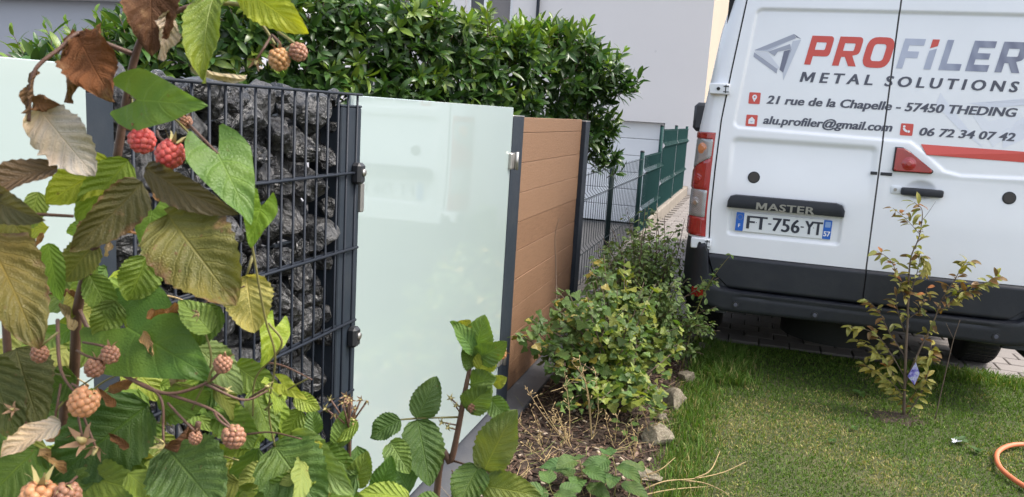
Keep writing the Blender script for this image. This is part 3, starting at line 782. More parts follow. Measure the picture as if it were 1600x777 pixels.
# inner dark jamb behind the door gaps
MB().box(-.235, 1.545, VY+.12, VY+.14, .40, 2.25).build('door_jamb', MAT['dark_gap'], van)
sl = MB()
sl.add([(VX-.006,float(ysurf(VX,z)+.012),z) for z in np.linspace(.52,2.23,60)]+[(VX+.006,float(ysurf(VX,z)+.012),z) for z in np.linspace(.52,2.23,60)], [(i,60+i,61+i,i+1) for i in range(59)])
sl.build('door_seal', MAT['seal'], van)
# cab: sections along Y, mirrored
cabm = MB(); secs = [(L_END,2.36,1.0,1.0),(L_END+.55,2.33,1.0,1.0),(L_END+.9,2.12,.99,1.0),(L_END+1.35,1.42,.98,1.0),(L_END+1.75,1.22,.95,.97),(L_END+1.95,1.0,.86,.9),(L_END+2.0,.75,.80,.85)]
NP = 15
for y, zt, wt, wb in secs:
    for s_ in (-1, 1):
        for k in range(NP):
            z = .36 + (zt-.36)*math.sin(math.pi/2*k/(NP-1))
            fr = k/(NP-1); h_ = halfw(min(2.2, z))*(wb+(wt-wb)*fr) * (1-.25*max(0, fr-.75)/.25*(1 if y > L_END else .4))
            cabm.v.append((VX+s_*h_, y, z))
for a in range(len(secs)-1):
    for s_ in (0, 1):
        for k in range(NP-1):
            b0 = a*2*NP+s_*NP+k; b1 = (a+1)*2*NP+s_*NP+k
            q = (b0, b1, b1+1, b0+1); cabm.f.append(q if s_ else tuple(reversed(q)))
    t0 = a*2*NP+NP-1; t1 = (a+1)*2*NP+NP-1; cabm.f.append((t0, t0+NP, t1+NP, t1))
e = (len(secs)-1)*2*NP; cabm.f += [(e+k, e+k+1, e+NP+k+1, e+NP+k) for k in range(NP-1)]
cabm.build('cab', MAT['van'], van, auto=45)
for s_ in (-1, 1):
    gx = VX+s_*.968
    MB().add([(gx,L_END+.15,1.42),(gx,L_END+.95,1.42),(gx-s_*.03,L_END+.72,1.98),(gx-s_*.03,L_END+.15,1.98)], [(0,1,2,3)]).build('side_window', MAT['window_glass'], van)
    xa, xb = sorted((VX+s_*1.045, VX+s_*1.315))
    mo_ = MB().cbox(xa, xb, L_END+.36, L_END+.46, 1.36, 1.66, .04).build('mirror', MAT['black_plastic'], van, auto=60)
    MB().tube([(VX+s_*.93,L_END+.46,1.42),(VX+s_*1.10,L_END+.42,1.45)], .03, 8).build('mirror_arm', MAT['black_plastic'], mo_, True)
    MB().cbox(xa+.03, xb-.03, L_END+.352, L_END+.359, 1.40, 1.63, .002).build('mirror_glass', MAT['window_glass'], mo_)
# under body; spare wheel, tank and sills are added to block light
MB().box(VX-.90, VX+.90, VY+.16, L_END+1.6, .37, .52).build('floor_pan', MAT['black_plastic'], van)
MB().disc((VX-.05,VY+.62,.17), (0,0,1), .33, .33, .19, 32).build('spare_wheel_light_block', MAT['rubber'], van, auto=40)
MB().cbox(VX-.75, VX+.75, VY+1.5, VY+3.2, .20, .40, .03).build('fuel_tank_light_block', MAT['black_plastic'], van)  # tank shape added to darken the ground below the van
for s_ in (-1, 1):
    xa, xb = sorted((VX+s_*.90, VX+s_*.955)); MB().box(xa, xb, VY+1.6, L_END+.4, .22, .40).build('side_sill_light_block', MAT['black_plastic'], van); MB().box(xa, xb, VY+.2, VY+.70, .27, .42).build('side_sill_light_block', MAT['black_plastic'], van)  # sills added to keep side light from reaching beneath
    xa, xb = sorted((VX+s_*.76, VX+s_*.97)); MB().box(xa, xb, VY+1.53, VY+1.54, .16, .42).build('mud_flap', MAT['rubber'], van)
MB().tube([(VX-.78,VY+1.12,.36),(VX+.78,VY+1.12,.36)], .045, 10).build('axle', MAT['black_plastic'], van, True)
MB().tube([(VX+.45,VY+.35,.37),(VX+.45,VY+.95,.37)], .07, 12).build('silencer', MAT['steel'], van, True)
def wheel(x, y, s_):
    t = MB(); prof = [(.10,.20),(.108,.24),(.112,.30),(.098,.335),(.085,.342),(.03,.345),(0,.343),(-.03,.345),(-.085,.342),(-.098,.335),(-.112,.30),(-.108,.24),(-.10,.20)]; N = 40
    V = [(x+a, y+r_*math.cos(2*math.pi*k/N), .345+r_*math.sin(2*math.pi*k/N)) for k in range(N) for a, r_ in prof]; n = len(prof)
    F = [(k*n+i, k*n+i+1, ((k+1)%N)*n+i+1, ((k+1)%N)*n+i) for k in range(N) for i in range(n-1)]
    wh = t.add(V, F).build('wheel', MAT['rubber'], van, auto=40)
    tr = MB()
    for k in range(56):
        a = 2*math.pi*k/56
        for q in (-.065, -.022, .022, .065):
            cx_, cy_, cz_ = x+q, y+.347*math.cos(a), .345+.347*math.sin(a)
            tr.tube([(cx_-.017,cy_-.004*math.sin(a),cz_+.004*math.cos(a)),(cx_+.017,cy_+.004*math.sin(a),cz_-.004*math.cos(a))], .006, 4)
    tr.build('tread', MAT['rubber'], wh)
    MB().disc((x-.09,y,.345), (1,0,0), .21, .21, .18, 28).build('rim', MAT['steel'], wh, auto=40)
for y in (VY+1.12, VY+4.55):
    for s_ in (-1, 1): wheel(VX+s_*.865, y, s_)
# ---- bumper
def bumper():
    N = 14; V, F = [], []
    xs_ = [-.345+.145*math.sin(math.pi/2*i/12) - 0 for i in range(12)]
    xs_ = [-.352+.15*(1-math.cos(math.pi/2*i/12)) for i in range(13)] + list(np.linspace(-.195, -.03, 18)) + list(np.linspace(-.0, VX, 12))
    cols = [(-.352, VY+.75, 1)] + [(-.352, VY+.45, 1), (-.352, VY+.22, 1)]
    for x in xs_:
        u = max(0, min(1, (-.20-x)/.152)); cols.append((x, VY-.055+.20*(1-math.sqrt(max(0, 1-u*u))), 0))
    allc = cols + [(2*VX-x, y, 0) for x, y, _ in reversed(cols[:-1])]
    for x, y, _ in allc:
        xm = x if x <= VX else 2*VX-x
        zt = np.interp(xm, [-.36,-.206,-.199,-.188,-.157,-.11,-.05,.0,.66], [.785,.775,.700,.615,.545,.521,.512,.508,.508])
        zb = np.interp(xm, [-.36,-.18,-.08,.66], [.42,.395,.375,.385])
        for k in range(N):
            v_ = k/(N-1); z = zb+(zt-zb)*v_
            inn = .035*(1-min(1, v_/.12))**2 + .03*max(0, (v_-.90)/.10)**2
            ledge = .012*float(ss(.50, .54, z)) if xm < -.05 else 0
            groove = .006*math.exp(-((z-.475)/.006)**2) if xm > -.03 else 0
            inn += ledge + groove
            if xm < -.34: V.append((x + (inn if x < VX else -inn), y, z))
            else: V.append((x, y+inn, z))
    nC = len(allc)
    for i in range(nC-1):
        for k in range(N-1): F.append((i*N+k, (i+1)*N+k, (i+1)*N+k+1, i*N+k+1))
    b = len(V)   # top ledge back to the body
    for i, (x, y, _) in enumerate(allc):
        p_ = V[i*N+N-1]; xm = x if x <= VX else 2*VX-x
        V.append((p_[0] + ((.03 if x < VX else -.03) if xm < -.33 else 0), p_[1] + (.075 if xm > -.33 else 0), p_[2]+.002))
        q_ = V[i*N]; V.append((q_[0], q_[1]+(.10 if xm > -.33 else 0), q_[2]))
    for i in range(nC-1):
        F.append((i*N+N-1, (i+1)*N+N-1, b+2*(i+1), b+2*i)); F.append(((i+1)*N, i*N, b+2*i+1, b+2*(i+1)+1))
    return MB().add(V, F).build('bumper', MAT['bumper'], van, auto=40)
bu = bumper()
for x, z in ((-.016,.428),(.417,.424),(.893,.424),(1.326,.428)):
    s1 = MB().disc((x,VY-.046,z), (0,-1,0), .020, .018, .014, 22).build('parking_sensor', MAT['black_plastic'], bu, auto=40)
    MB().disc((x,VY-.060,z), (0,-1,0), .011, .010, .003, 18).build('sensor_eye', MAT['dark_vinyl'], s1, auto=40)
for s_ in (-1, 1):
    xa, xb = (-.272,-.205) if s_ < 0 else (2*VX+.205, 2*VX+.272)
    def by(x): 
        xm = x if x < VX else 2*VX-x; u = max(0, min(1, (-.20-xm)/.152)); return VY-.055+.20*(1-math.sqrt(max(0, 1-u*u)))+.004
    V = []; n = 8
    for i in range(n+1):
        x = xa+(xb-xa)*i/n
        for z, d_ in ((.447,.0),(.450,-.010),(.499,-.010),(.502,.0)): V.append((x, by(x)+d_, z))
    MB().add(V, [(i*4+k, (i+1)*4+k, (i+1)*4+k+1, i*4+k+1) for i in range(n) for k in range(3)]).build('reflector', MAT['lens_red'], bu)
    MB().cbox(VX+s_*.855-.004, VX+s_*.855+.004, VY-.056, VY-.045, .40, .50, .001).build('bumper_joint', MAT['dark_gap'], bu)
# ---- tail lamps on the rounded corners
def corner_pt(z, t, out):
    """t 0 at the outer side .. 1 near the door edge"""
    e = float(door_edge(z))-.008; hw = VX-float(halfw(z)); y0 = float(VY+.05*(z-.95)+.018*((VX-e-.008)/.86)**4)+.004
    a = math.pi/2*(1-t)*.98 ; x = e-(e-hw)*math.sin(a); y = y0+.125*(1-math.cos(a))
    nx_, ny_ = -math.sin(a)*.75, -math.cos(a); 
    return (x+nx_*out, y+ny_*out, z)
def lens(zlo, zhi, mat, lamp, s_, out=.016, nt=12, nzz=14, t0=.02, t1=.90, name='lens'):
    V = []
    for j in range(nzz+1):
        for i in range(nt+1):
            t = t0+(t1-t0)*i/nt; z = zlo(t)+(zhi(t)-zlo(t))*j/nzz
            edge = min(1, i/1.2, (nt-i)/1.2, j/1.0+.35, (nzz-j)/1.0+.35)
            p_ = corner_pt(z, t, out*(.55+.45*edge) if 0 < i < nt else 0.0)
            V.append(p_ if s_ < 0 else (2*VX-p_[0], p_[1], p_[2]))
    F = [(j*(nt+1)+i, j*(nt+1)+i+1, (j+1)*(nt+1)+i+1, (j+1)*(nt+1)+i) for j in range(nzz) for i in range(nt)]
    if s_ > 0: F = [tuple(reversed(q)) for q in F]
    return MB().add(V, F).build(name, mat, lamp, smooth=True)
for s_ in (-1, 1):
    lamp = lens(lambda t: .795, lambda t: 1.400, MAT['lens_red'], van, s_, .008, t0=.0, t1=.93, name='tail_lamp')
    lens(lambda t: .800, lambda t: .905, MAT['lens_red'], lamp, s_)
    lens(lambda t: .909, lambda t: 1.066, MAT['lens_clear'], lamp, s_, t0=.12)
    lens(lambda t: 1.070, lambda t: 1.165+.10*t, MAT['lens_red'], lamp, s_)
    lens(lambda t: 1.169+.10*t, lambda t: 1.360, MAT['lens_clear'], lamp, s_, t0=.10)
    lens(lambda t: 1.363, lambda t: 1.398, MAT['lens_red'], lamp, s_)
    for z, mt, t in ((.988,'lens_clear',.55),(1.305,'lens_amber',.58),(1.125,'lens_red',.55)):
        for r_, o_ in ((.034,.014),(.016,.0175)):
            p_ = corner_pt(z, t, o_); a_ = Vector(corner_pt(z, t, o_+.01))-Vector(p_)
            if s_ > 0: p_ = (2*VX-p_[0], p_[1], p_[2]); a_.x = -a_.x
            MB().disc(p_, a_, r_, r_*.8, .004, 22).build('reflector_bowl', MAT[mt] if r_ > .02 or mt != 'lens_clear' else MAT['steel'], lamp, auto=40)
# ---- hinges
for s_ in (-1, 1):
    for zc in (1.648, .758):
        e = float(door_edge(zc)); x0, x1 = e-.102, e+.014
        y = float(VY+.05*(zc-.95))
        V = MB()
        def X_(x): return x if s_ < 0 else 2*VX-x
        a, b = sorted((X_(x0), X_(x1)))
        yb = y+.0
        hb = MB().cbox(a, b, yb-.012, yb+.07, zc-.031, zc+.031, .006).build('hinge', MAT['hinge_white'], van, auto=40)
        a, b = sorted((X_(e-.048), X_(e-.066))); MB().disc((X_(e-.050), yb-.013, zc), (0,-1,0), .010, .009, .004, 14).build('bolt', MAT['dark_gap'], hb, auto=40)
        for dz in (-.016, .014):
            a, b = sorted((X_(e-.022), X_(e+.008))); MB().box(a, b, yb-.0135, yb-.011, zc+dz-.002, zc+dz+.003).build('slot', MAT['dark_gap'], hb)
        a, b = sorted((X_(e-.012), X_(e-.007))); MB().box(a, b, yb-.0137, yb-.011, zc-.022, zc+.024).build('slot', MAT['dark_gap'], hb)
# ---- door furniture
def onrear(pts, mat, name, parent, out=.002, thick=0, sub=None):
    """flat outline laid on the door skin"""
    P = [Vector((x, 0, z)) for x, z in pts]
    V = [(p_.x, float(ysurf(p_.x, p_.z))-out, p_.z) for p_ in P]; n = len(V); F = [tuple(range(n))]
    if thick:
        V += [(a, b+thick, c) for a, b, c in V]; F += [((i+1) % n, i, n+i, n+(i+1) % n) for i in range(n)]
    return MB().add(V, F).build(name, mat, parent)
def rrect(x0, x1, z0, z1, r, n=5):
    out = []
    for cx_, cz_, a0 in ((x1-r,z0+r,-90),(x1-r,z1-r,0),(x0+r,z1-r,90),(x0+r,z0+r,180)):
        for k in range(n+1):
            a = rad(a0+90*k/n); out.append((cx_+r*math.cos(a), cz_+r*math.sin(a)))
    return out
def loft_rr(x0, x1, z0, z1, r, layers, mat, name, parent, auto=35):
    """stack of rounded rectangles: layers = (y offset outwards, inset)"""
    V, F = [], []; n = None
    base = float(ysurf((x0+x1)/2, z0-.02))
    for o_, ins in layers:
        ring = rrect(x0+ins, x1-ins, z0+ins, z1-ins, max(.001, r-ins*.6)); n = len(ring)
        V += [(x, base-o_ + .05*(z-z0), z) for x, z in ring]
    for l in range(len(layers)-1):
        F += [(l*n+i, l*n+(i+1) % n, (l+1)*n+(i+1) % n, (l+1)*n+i) for i in range(n)]
    F.append(tuple(range((len(layers)-1)*n, len(layers)*n)))
    return MB().add(V, F).build(name, mat, parent, auto=auto)
def strip():
    pts = [(-.124,.984),(.506,.984),(.507,1.018),(.492,1.047),(.462,1.058),(-.08,1.058),(-.11,1.048),(-.122,1.020)]
    V, F = [], []; n = len(pts); cxm, czm = .19, 1.01
    for o_, s_ in ((-.012,1.0),(.026,1.0),(.034,.985),(.036,.95)):
        V += [(cxm+(x-cxm)*s_, VY+.05*(z-.95)-o_+.0005, czm+(z-czm)*(1-(1-s_)*4)) for x, z in pts]
    for l in range(3): F += [(l*n+i, l*n+(i+1) % n, (l+1)*n+(i+1) % n, (l+1)*n+i) for i in range(n)]
    F.append(tuple(range(3*n, 4*n))); return MB().add(V, F).build('plate_trim', MAT['bumper'], dl, auto=35)
trim = strip()
for (x, z, d_) in ((.007,1.162,dl),(1.300,1.160,dr)):
    y = float(ysurf(x, z)); MB().disc((x,y+.003,z), (0,-1,.05), .034, .033, .006, 32).build('round_cap', MAT['black_plastic'], d_, auto=40)
    MB().disc((x,y-.003,z), (0,-1,.05), .027, .026, .002, 32).build('round_cap_disc', simple('dull brown cap', (.045,.038,.033), .5, .2, 60), d_, auto=40)
tri = [(.724,1.384),(.760,1.384),(.795,1.366),(.835,1.335),(.915,1.276),(.916,1.266),(.908,1.258),(.730,1.257),(.722,1.265)]
def offset_poly(P, d_):
    c = Vector((sum(p_[0] for p_ in P)/len(P), sum(p_[1] for p_ in P)/len(P))); return [tuple(c+(Vector(p_)-c)*d_) for p_ in P]
V = []
for o_, s_ in ((-.01,1.04),(.010,1.04),(.013,.99)): V += [(x, VY+.05*(z-.95)-o_, z) for x, z in offset_poly(tri, s_)]
n = len(tri); F = [(l*n+i, (l+1)*n+i, (l+1)*n+(i+1) % n, l*n+(i+1) % n) for l in range(2) for i in range(n)]
fr = MB().add(V, F).build('lamp_surround', MAT['black_plastic'], dr)
V = []
for o_, s_ in ((.006,.99),(.016,.97),(.019,.90)): V += [(x, VY+.05*(z-.95)-o_, z) for x, z in offset_poly(tri, s_)]
F = [(l*n+i, (l+1)*n+i, (l+1)*n+(i+1) % n, l*n+(i+1) % n) for l in range(2) for i in range(n)] + [tuple(reversed(range(2*n, 3*n)))]
br = MB().add(V, F).build('brake_lamp', MAT['lens_red'], dr)
for r_, o_ in ((.036,.019),(.024,.0215),(.012,.024)): MB().disc((.795,VY+.05*(1.30-.95)-o_,1.302), (0,-1,.05), r_, r_*.86, .0025, 26).build('lamp_ring', MAT['lens_red'], br, auto=40)
loft_rr(.776, .984, 1.133, 1.174, .012, [(-.01,0),(.020,0),(.030,.004),(.032,.010)], MAT['bumper'], 'door_handle', dr)
loft_rr(.728, .778, 1.136, 1.178, .006, [(-.01,0),(.004,0),(.006,.003)], MAT['hinge_white'], 'lock_plate', dr)
MB().disc((.748,float(ysurf(.748,1.16))-.008,1.158), (0,-1,0), .009, .008, .005, 16).build('lock', MAT['steel'], dr, auto=40)
for a, b, d_ in ((.614,.648,dl),(.664,.722,dr)):
    loft_rr(a, b, 1.229, 1.246, .002, [(-.004,0),(.003,0),(.004,.001)], MAT['black_plastic'], 'door_stop', d_)
# ---- number plate
pl = MB().cbox(-.067, .453, VY-.001, VY+.005, .8505, .9605, .0015).build('number_plate', MAT['plate_white'], dl)
def plate_rect(x0, x1, z0, z1, mat, name, o_=.0025): return MB().add([(x, VY-o_, z) for x, z in rrect(x0, x1, z0, z1, .004, 3)], [tuple(range(16))]).build(name, mat, pl)
plate_rect(-.0655, -.022, .852, .959, MAT['plate_blue'], 'blue_band'); plate_rect(.408, .4515, .852, .959, MAT['plate_blue'], 'blue_band')

# ---- lettering on the doors
def text_mesh(body, bold=0.0, shear=0.0, spacing=1.0, res=3):
    cu = bpy.data.curves.new('lettering', 'FONT'); cu.body = body; cu.size = 1.0; cu.offset = bold; cu.shear = shear; cu.space_character = spacing
    cu.resolution_u = res; cu.fill_mode = 'FRONT'
    o = bpy.data.objects.new('tmp', cu); COL.objects.link(o); bpy.context.view_layer.update()
    dg = bpy.context.evaluated_depsgraph_get(); me = bpy.data.meshes.new_from_object(o.evaluated_get(dg))
    v = np.array([tuple(p.co[:2]) for p in me.vertices]) if len(me.vertices) else np.zeros((0,2)); f = [tuple(p.vertices) for p in me.polygons]
    bpy.data.objects.remove(o); bpy.data.curves.remove(cu); bpy.data.meshes.remove(me); return v, f
def put2d(name, v, f, mat, parent, yfun, subdiv=None, cut_seam=True, layers=0):
    """2-D shapes (x, z) laid on a surface y = yfun(x, z)"""
    bm = bmesh.new(); vs_ = [bm.verts.new((float(x), 0, float(z))) for x, z in v]
    for q in f:
        try: bm.faces.new([vs_[i] for i in q])
        except ValueError: pass
    if cut_seam:
        for x0 in (VX-.0045, VX+.0045):
            bmesh.ops.bisect_plane(bm, geom=bm.verts[:]+bm.edges[:]+bm.faces[:], plane_co=(x0,0,0), plane_no=(1,0,0))
        dele = [q for q in bm.faces if abs(q.calc_center_median().x-VX) < .0044]
        bmesh.ops.delete(bm, geom=dele, context='FACES')
    bmesh.ops.triangulate(bm, faces=bm.faces[:])
    V = [(p.co.x, 0, p.co.z) for p in bm.verts]; bm.verts.index_update()
    F = [tuple(p.index for p in q.verts) for q in bm.faces]; bm.free()
    X = np.array([p[0] for p in V]); Z = np.array([p[2] for p in V]); Y = yfun(X, Z)
    # normals towards -Y
    out = []
    for q in F:
        a, b, c = [(X[i], Z[i]) for i in q]; s_ = (b[0]-a[0])*(c[1]-a[1])-(b[1]-a[1])*(c[0]-a[0]); out.append(q if s_ > 0 else tuple(reversed(q)))
    mb = MB().add(list(zip(X, Y, Z)), out)
    if layers:
        for k_, (dx, dz) in enumerate(((-1,0),(1,0))): mb.add(list(zip(X+dx*layers, Y-.0002*(k_+1), Z+dz*layers)), out)
    return mb.build(name, mat, parent)
CAPH = {}
def line(body, x0, x1, zb, cap, mat, parent, bold=.012, shear=.2, spacing=1.0, yfun=None, name='lettering', cut=True, word_gap=.22, heavy=.035):
    v, f = text_mesh(body, bold, shear, spacing)
    h, _ = text_mesh('H', bold, 0); hmin, hmax = h[:,1].min(), h[:,1].max()
    sx = (x1-x0)/(v[:,0].max()-v[:,0].min()); sz = cap/(hmax-hmin)
    w = np.stack([x0+(v[:,0]-v[:,0].min())*sx, zb+(v[:,1]-hmin)*sz], 1)
    yf = yfun or (lambda x, z: ysurf(x, z)-.0016)
    # one part per word: pieces further apart than a word space
    par = list(range(len(w)))
    def find(i):
        while par[i] != i: par[i] = par[par[i]]; i = par[i]
        return i
    for q in f:
        for i in q[1:]: par[find(i)] = find(q[0])
    isl = {}
    for q in f: isl.setdefault(find(q[0]), []).append(q)
    it = sorted(((min(w[i][0] for q in qs for i in q), max(w[i][0] for q in qs for i in q), qs) for qs in isl.values()), key=lambda a: a[0])
    words = []; gap_ = word_gap*cap
    for a, b, qs in it:
        if words and a < words[-1][0]+gap_: words[-1][0] = max(words[-1][0], b); words[-1][1] += qs
        else: words.append([b, list(qs)])
    for _, qs in words:
        ids = sorted({i for q in qs for i in q}); mp = {i: k for k, i in enumerate(ids)}
        # heavier strokes: shifted layers, each a hair further out
        vv = []; ff = []
        put2d(name, w[ids], [tuple(mp[i] for i in q) for q in qs], mat, parent, yf, cut_seam=cut, layers=heavy*cap)
def rounded(P, n=5):
    """polygon of (x, y, radius) with rounded corners"""
    out = []; N = len(P)
    for i in range(N):
        p0, p1, p2 = (Vector(P[(i+k) % N][:2]) for k in (-1,0,1)); r = P[i][2] if len(P[i]) > 2 else 0
        if r <= 0: out.append(tuple(p1)); continue
        a, b = (p0-p1), (p2-p1); la, lb = a.length, b.length; r = min(r, la*.5, lb*.5); a = p1+a/la*r; b = p1+b/lb*r
        for k in range(n+1):
            t = k/n; out.append(tuple((1-t)**2*a + 2*t*(1-t)*p1 + t*t*b))
    return out
def fill2d(loops):
    """filled 2-D shape with holes via a poly curve"""
    cu = bpy.data.curves.new('shape', 'CURVE'); cu.dimensions = '2D'; cu.fill_mode = 'FRONT'
    for L in loops:
        s_ = cu.splines.new('POLY'); s_.points.add(len(L)-1); s_.use_cyclic_u = True
        for p_, q in zip(s_.points, L): p_.co = (q[0], q[1], 0, 1)
    o = bpy.data.objects.new('tmp', cu); COL.objects.link(o); bpy.context.view_layer.update()
    me = bpy.data.meshes.new_from_object(o.evaluated_get(bpy.context.evaluated_depsgraph_get()))
    v = np.array([tuple(p.co[:2]) for p in me.vertices]); f = [tuple(p.vertices) for p in me.polygons]
    bpy.data.objects.remove(o); bpy.data.curves.remove(cu); bpy.data.meshes.remove(me); return v, f
s_ = .27; R1 = .34
GL = {
 'M': [[(0,0),(.21,0),(.21,.60),(.42,.10),(.58,.10),(.79,.60),(.79,0),(1,0),(1,1),(.74,1),(.5,.44),(.26,1),(0,1)]],
 'P': [[(0,0),(s_,0),(s_,.30),(.62,.30,.30),(.95,.30,.34),(.95,1,.34),(.6,1),(0,1)], [(s_,.52),(s_,.78),(.58,.78,.05),(.69,.78,.1),(.69,.52,.1),(.58,.52)]],
 'R': [[(0,0),(s_,0),(s_,.31),(.42,.31),(.66,0),(.97,0),(.70,.36),(.96,.42,.2),(.96,1,.34),(.6,1),(0,1)], [(s_,.52),(s_,.78),(.58,.78,.05),(.70,.78,.1),(.70,.52,.1),(.58,.52)]],
 'O': [[(0,0,.36),(1,0,.36),(1,1,.36),(0,1,.36)], [(.27,.22,.14),(.27,.78,.14),(.73,.78,.14),(.73,.22,.14)]],
 'F': [[(0,0),(s_,0),(s_,.36),(.78,.36),(.78,.58),(s_,.58),(s_,.78),(.9,.78),(.9,1),(0,1)]],
 'I': [[(0,0),(1,0),(1,.70),(0,.62)]], 'dot': [[(0,.70),(1,.78),(1,1),(0,1)]],
 'L': [[(0,0),(.9,0),(.9,.22),(s_,.22),(s_,1),(0,1)]],
 'E': [[(0,0),(.9,0),(.9,.22),(s_,.22),(s_,.40),(.8,.40),(.8,.60),(s_,.60),(s_,.78),(.9,.78),(.9,1),(0,1)]],
}
def m_grad():
    k = NT('silver grey vinyl'); sep = k.n('SeparateXYZ'); k.set(sep.inputs[0], k.obj())
    f_ = k.math('DIVIDE', k.math('SUBTRACT', sep.outputs[0], 0.0), .64)
    w = k.n('TexWave'); w.inputs['Scale'].default_value = 5; w.inputs['Distortion'].default_value = 1.5; k.set(w.inputs['Vector'], k.mapping(k.obj(), (1,1,.8), (0,rad(30),0)))
    col = k.ramp(f_, [(0,(.45,.48,.58)),(.25,(.42,.45,.55)),(.5,(.24,.26,.35)),(1,(.155,.16,.22))])
    k.P(Base_Color=k.mix(k.math('MULTIPLY', w.outputs['Fac'], .25), col, (.50,.53,.62,1)), Roughness=.4); return k.m
MAT['silver_vinyl'] = m_grad()
def glyph(ch, x0, x1, zb, zt, mat, sh=.105):
    """x0..x1 = extent of the unsheared letter foot"""
    L = [rounded(q) for q in GL[ch]]; xm = max(p[0] for q in L for p in q)
    loops = [[(x0+(p[0]/xm)*(x1-x0)+sh*p[1]*(zt-zb)*1.6, zb+p[1]*(zt-zb)) for p in q] for q in L]
    v, f = fill2d(loops); return put2d('letter', v, f, mat, van, lambda x, z: ysurf(x, z)-.0016)
Z0, Z1 = 1.804, 1.961
glyph('P', .205, .322, Z0, Z1, MAT['red_vinyl']); glyph('R', .350, .472, Z0, Z1, MAT['red_vinyl']); glyph('O', .495, .632, Z0-.003, Z1+.003, MAT['red_vinyl'])
glyph('F', .674, .775, Z0, Z1, MAT['silver_vinyl']); glyph('I', .808, .842, Z0, Z1, MAT['silver_vinyl']); glyph('dot', .808, .842, Z0, Z1, MAT['red_vinyl'])
glyph('L', .880, .982, Z0, Z1, MAT['silver_vinyl']); glyph('E', 1.008, 1.112, Z0, Z1, MAT['silver_vinyl']); glyph('R', 1.146, 1.262, Z0, Z1, MAT['silver_vinyl'])
glyph('M', .192, .262, 1.7085, 1.7635, MAT['dark_vinyl'], .12); line('ETAL', .296, .566, 1.7085, .055, MAT['dark_vinyl'], van, .014, .16, 1.55, word_gap=3); line('SOLUTIONS', .628, 1.268, 1.7065, .055, MAT['dark_vinyl'], van, .014, .16, 1.5, word_gap=3)
line('21 rue de la Chapelle - 57450 THEDING', .030, 1.279, 1.580, .0455, MAT['dark_vinyl'], van, .016, .2)
line('alu.profiler@gmail.com', .024, .694, 1.4665, .0455, MAT['dark_vinyl'], van, .016, .2)
line('06 72 34 07 42', .831, 1.286, 1.4555, .0425, MAT['dark_vinyl'], van, .016, .2)
def flat(pts, mat, name='decal', out=.0016):
    """flat print; subdivided so that it follows the skin"""
    v, f = fill2d([pts]); return put2d(name, v, f, mat, van, lambda x, z: ysurf(x, z)-out)
def circ(cx_, cz_, r, n=20, sz=1.0): return [(cx_+r*math.cos(2*math.pi*k/n), cz_+sz*r*math.sin(2*math.pi*k/n)) for k in range(n)]
for x, z in ((-.0375,1.6065),(-.040,1.481),(.7665,1.4825)): flat(rrect(x-.031, x+.031, z-.032, z+.032, .005), MAT['red_vinyl'], 'icon_square')
for q in ([(-.0375+.013*math.cos(a), 1.613+.013*math.sin(a)) for a in np.linspace(-.5, math.pi+.5, 16)] + [(-.0375,1.585)],): flat(q, MAT['white_vinyl'], 'icon_pin', .0026)
flat(circ(-.0375, 1.613, .005, 12), MAT['red_vinyl'], 'icon_dot', .0032)
flat([(-.057,1.462),(-.023,1.462),(-.023,1.486),(-.040,1.502),(-.057,1.486)], MAT['white_vinyl'], 'icon_envelope', .0026)
flat([(-.050,1.478),(-.030,1.478),(-.040,1.470)], MAT['silver_vinyl'], 'icon_flap', .0032)
ph = [(.7665+.027*math.cos(a)-.004+.010, 1.4825+.027*math.sin(a)+.012) for a in np.linspace(rad(190), rad(265), 8)] + [(.7665+.016*math.cos(a)-.004+.010, 1.4825+.016*math.sin(a)+.012) for a in np.linspace(rad(262), rad(193), 8)]
flat(ph, MAT['white_vinyl'], 'icon_phone', .0026)
for x, z in ((.7525,1.4985),(.7775,1.4725)): flat(circ(x, z, .0065, 12), MAT['white_vinyl'], 'icon_phone_end', .0026)
flat([(.846,1.410),(.878,1.356),(1.1,1.352),(1.425,1.349),(1.425,1.404),(1.1,1.408)], MAT['red_vinyl'], 'stripe')
G_ = lambda n_, a: simple(n_, a, .4, .05, 12)
g1, g2, g3, g4 = G_('logo dark grey', (.17,.18,.24)), G_('logo mid grey', (.34,.36,.43)), G_('logo light grey', (.52,.55,.62)), G_('logo pale grey', (.62,.64,.70))
flat([(-.068,1.872),(.134,1.967),(.148,1.945),(.0,1.873)], g2, 'emblem_face'); flat([(.134,1.967),(.175,1.941),(.150,1.948)], g1, 'emblem_face')
flat([(-.068,1.869),(.008,1.867),(.124,1.934),(.147,1.942),(.0,1.876)], g3, 'emblem_face')
flat([(.008,1.866),(.045,1.843),(.060,1.868),(.128,1.886),(.120,1.912)], g2, 'emblem_face', .0022)
flat([(-.066,1.865),(.006,1.862),(.078,1.783),(.069,1.771)], g4, 'emblem_face'); flat([(-.067,1.860),(.068,1.773),(.066,1.748),(-.068,1.836)], g2, 'emblem_face')
flat([(.130,1.884),(.092,1.872),(.079,1.770),(.100,1.755)], g1, 'emblem_face'); flat([(.175,1.938),(.132,1.928),(.100,1.755),(.106,1.712)], g3, 'emblem_face')
p1_, p2_, p3_ = G_('ghost pale', (.72,.74,.80)), G_('ghost paler', (.76,.775,.82)), G_('ghost grey', (.66,.68,.75))
flat([(.905,1.686),(.893,1.62),(1.02,1.50),(1.145,1.412),(1.11,1.45),(1.0,1.575)], p1_, 'ghost_emblem', .0008)
flat([(1.046,1.639),(1.41,1.690),(1.41,1.66),(1.16,1.62)], p3_, 'ghost_emblem', .0008); flat([(1.05,1.61),(1.16,1.55),(1.30,1.60),(1.24,1.47),(1.19,1.42)], p2_, 'ghost_emblem', .0008)
flat([(1.41,1.60),(1.33,1.60),(1.22,1.50),(1.24,1.415),(1.41,1.52)], p1_, 'ghost_emblem', .0008)
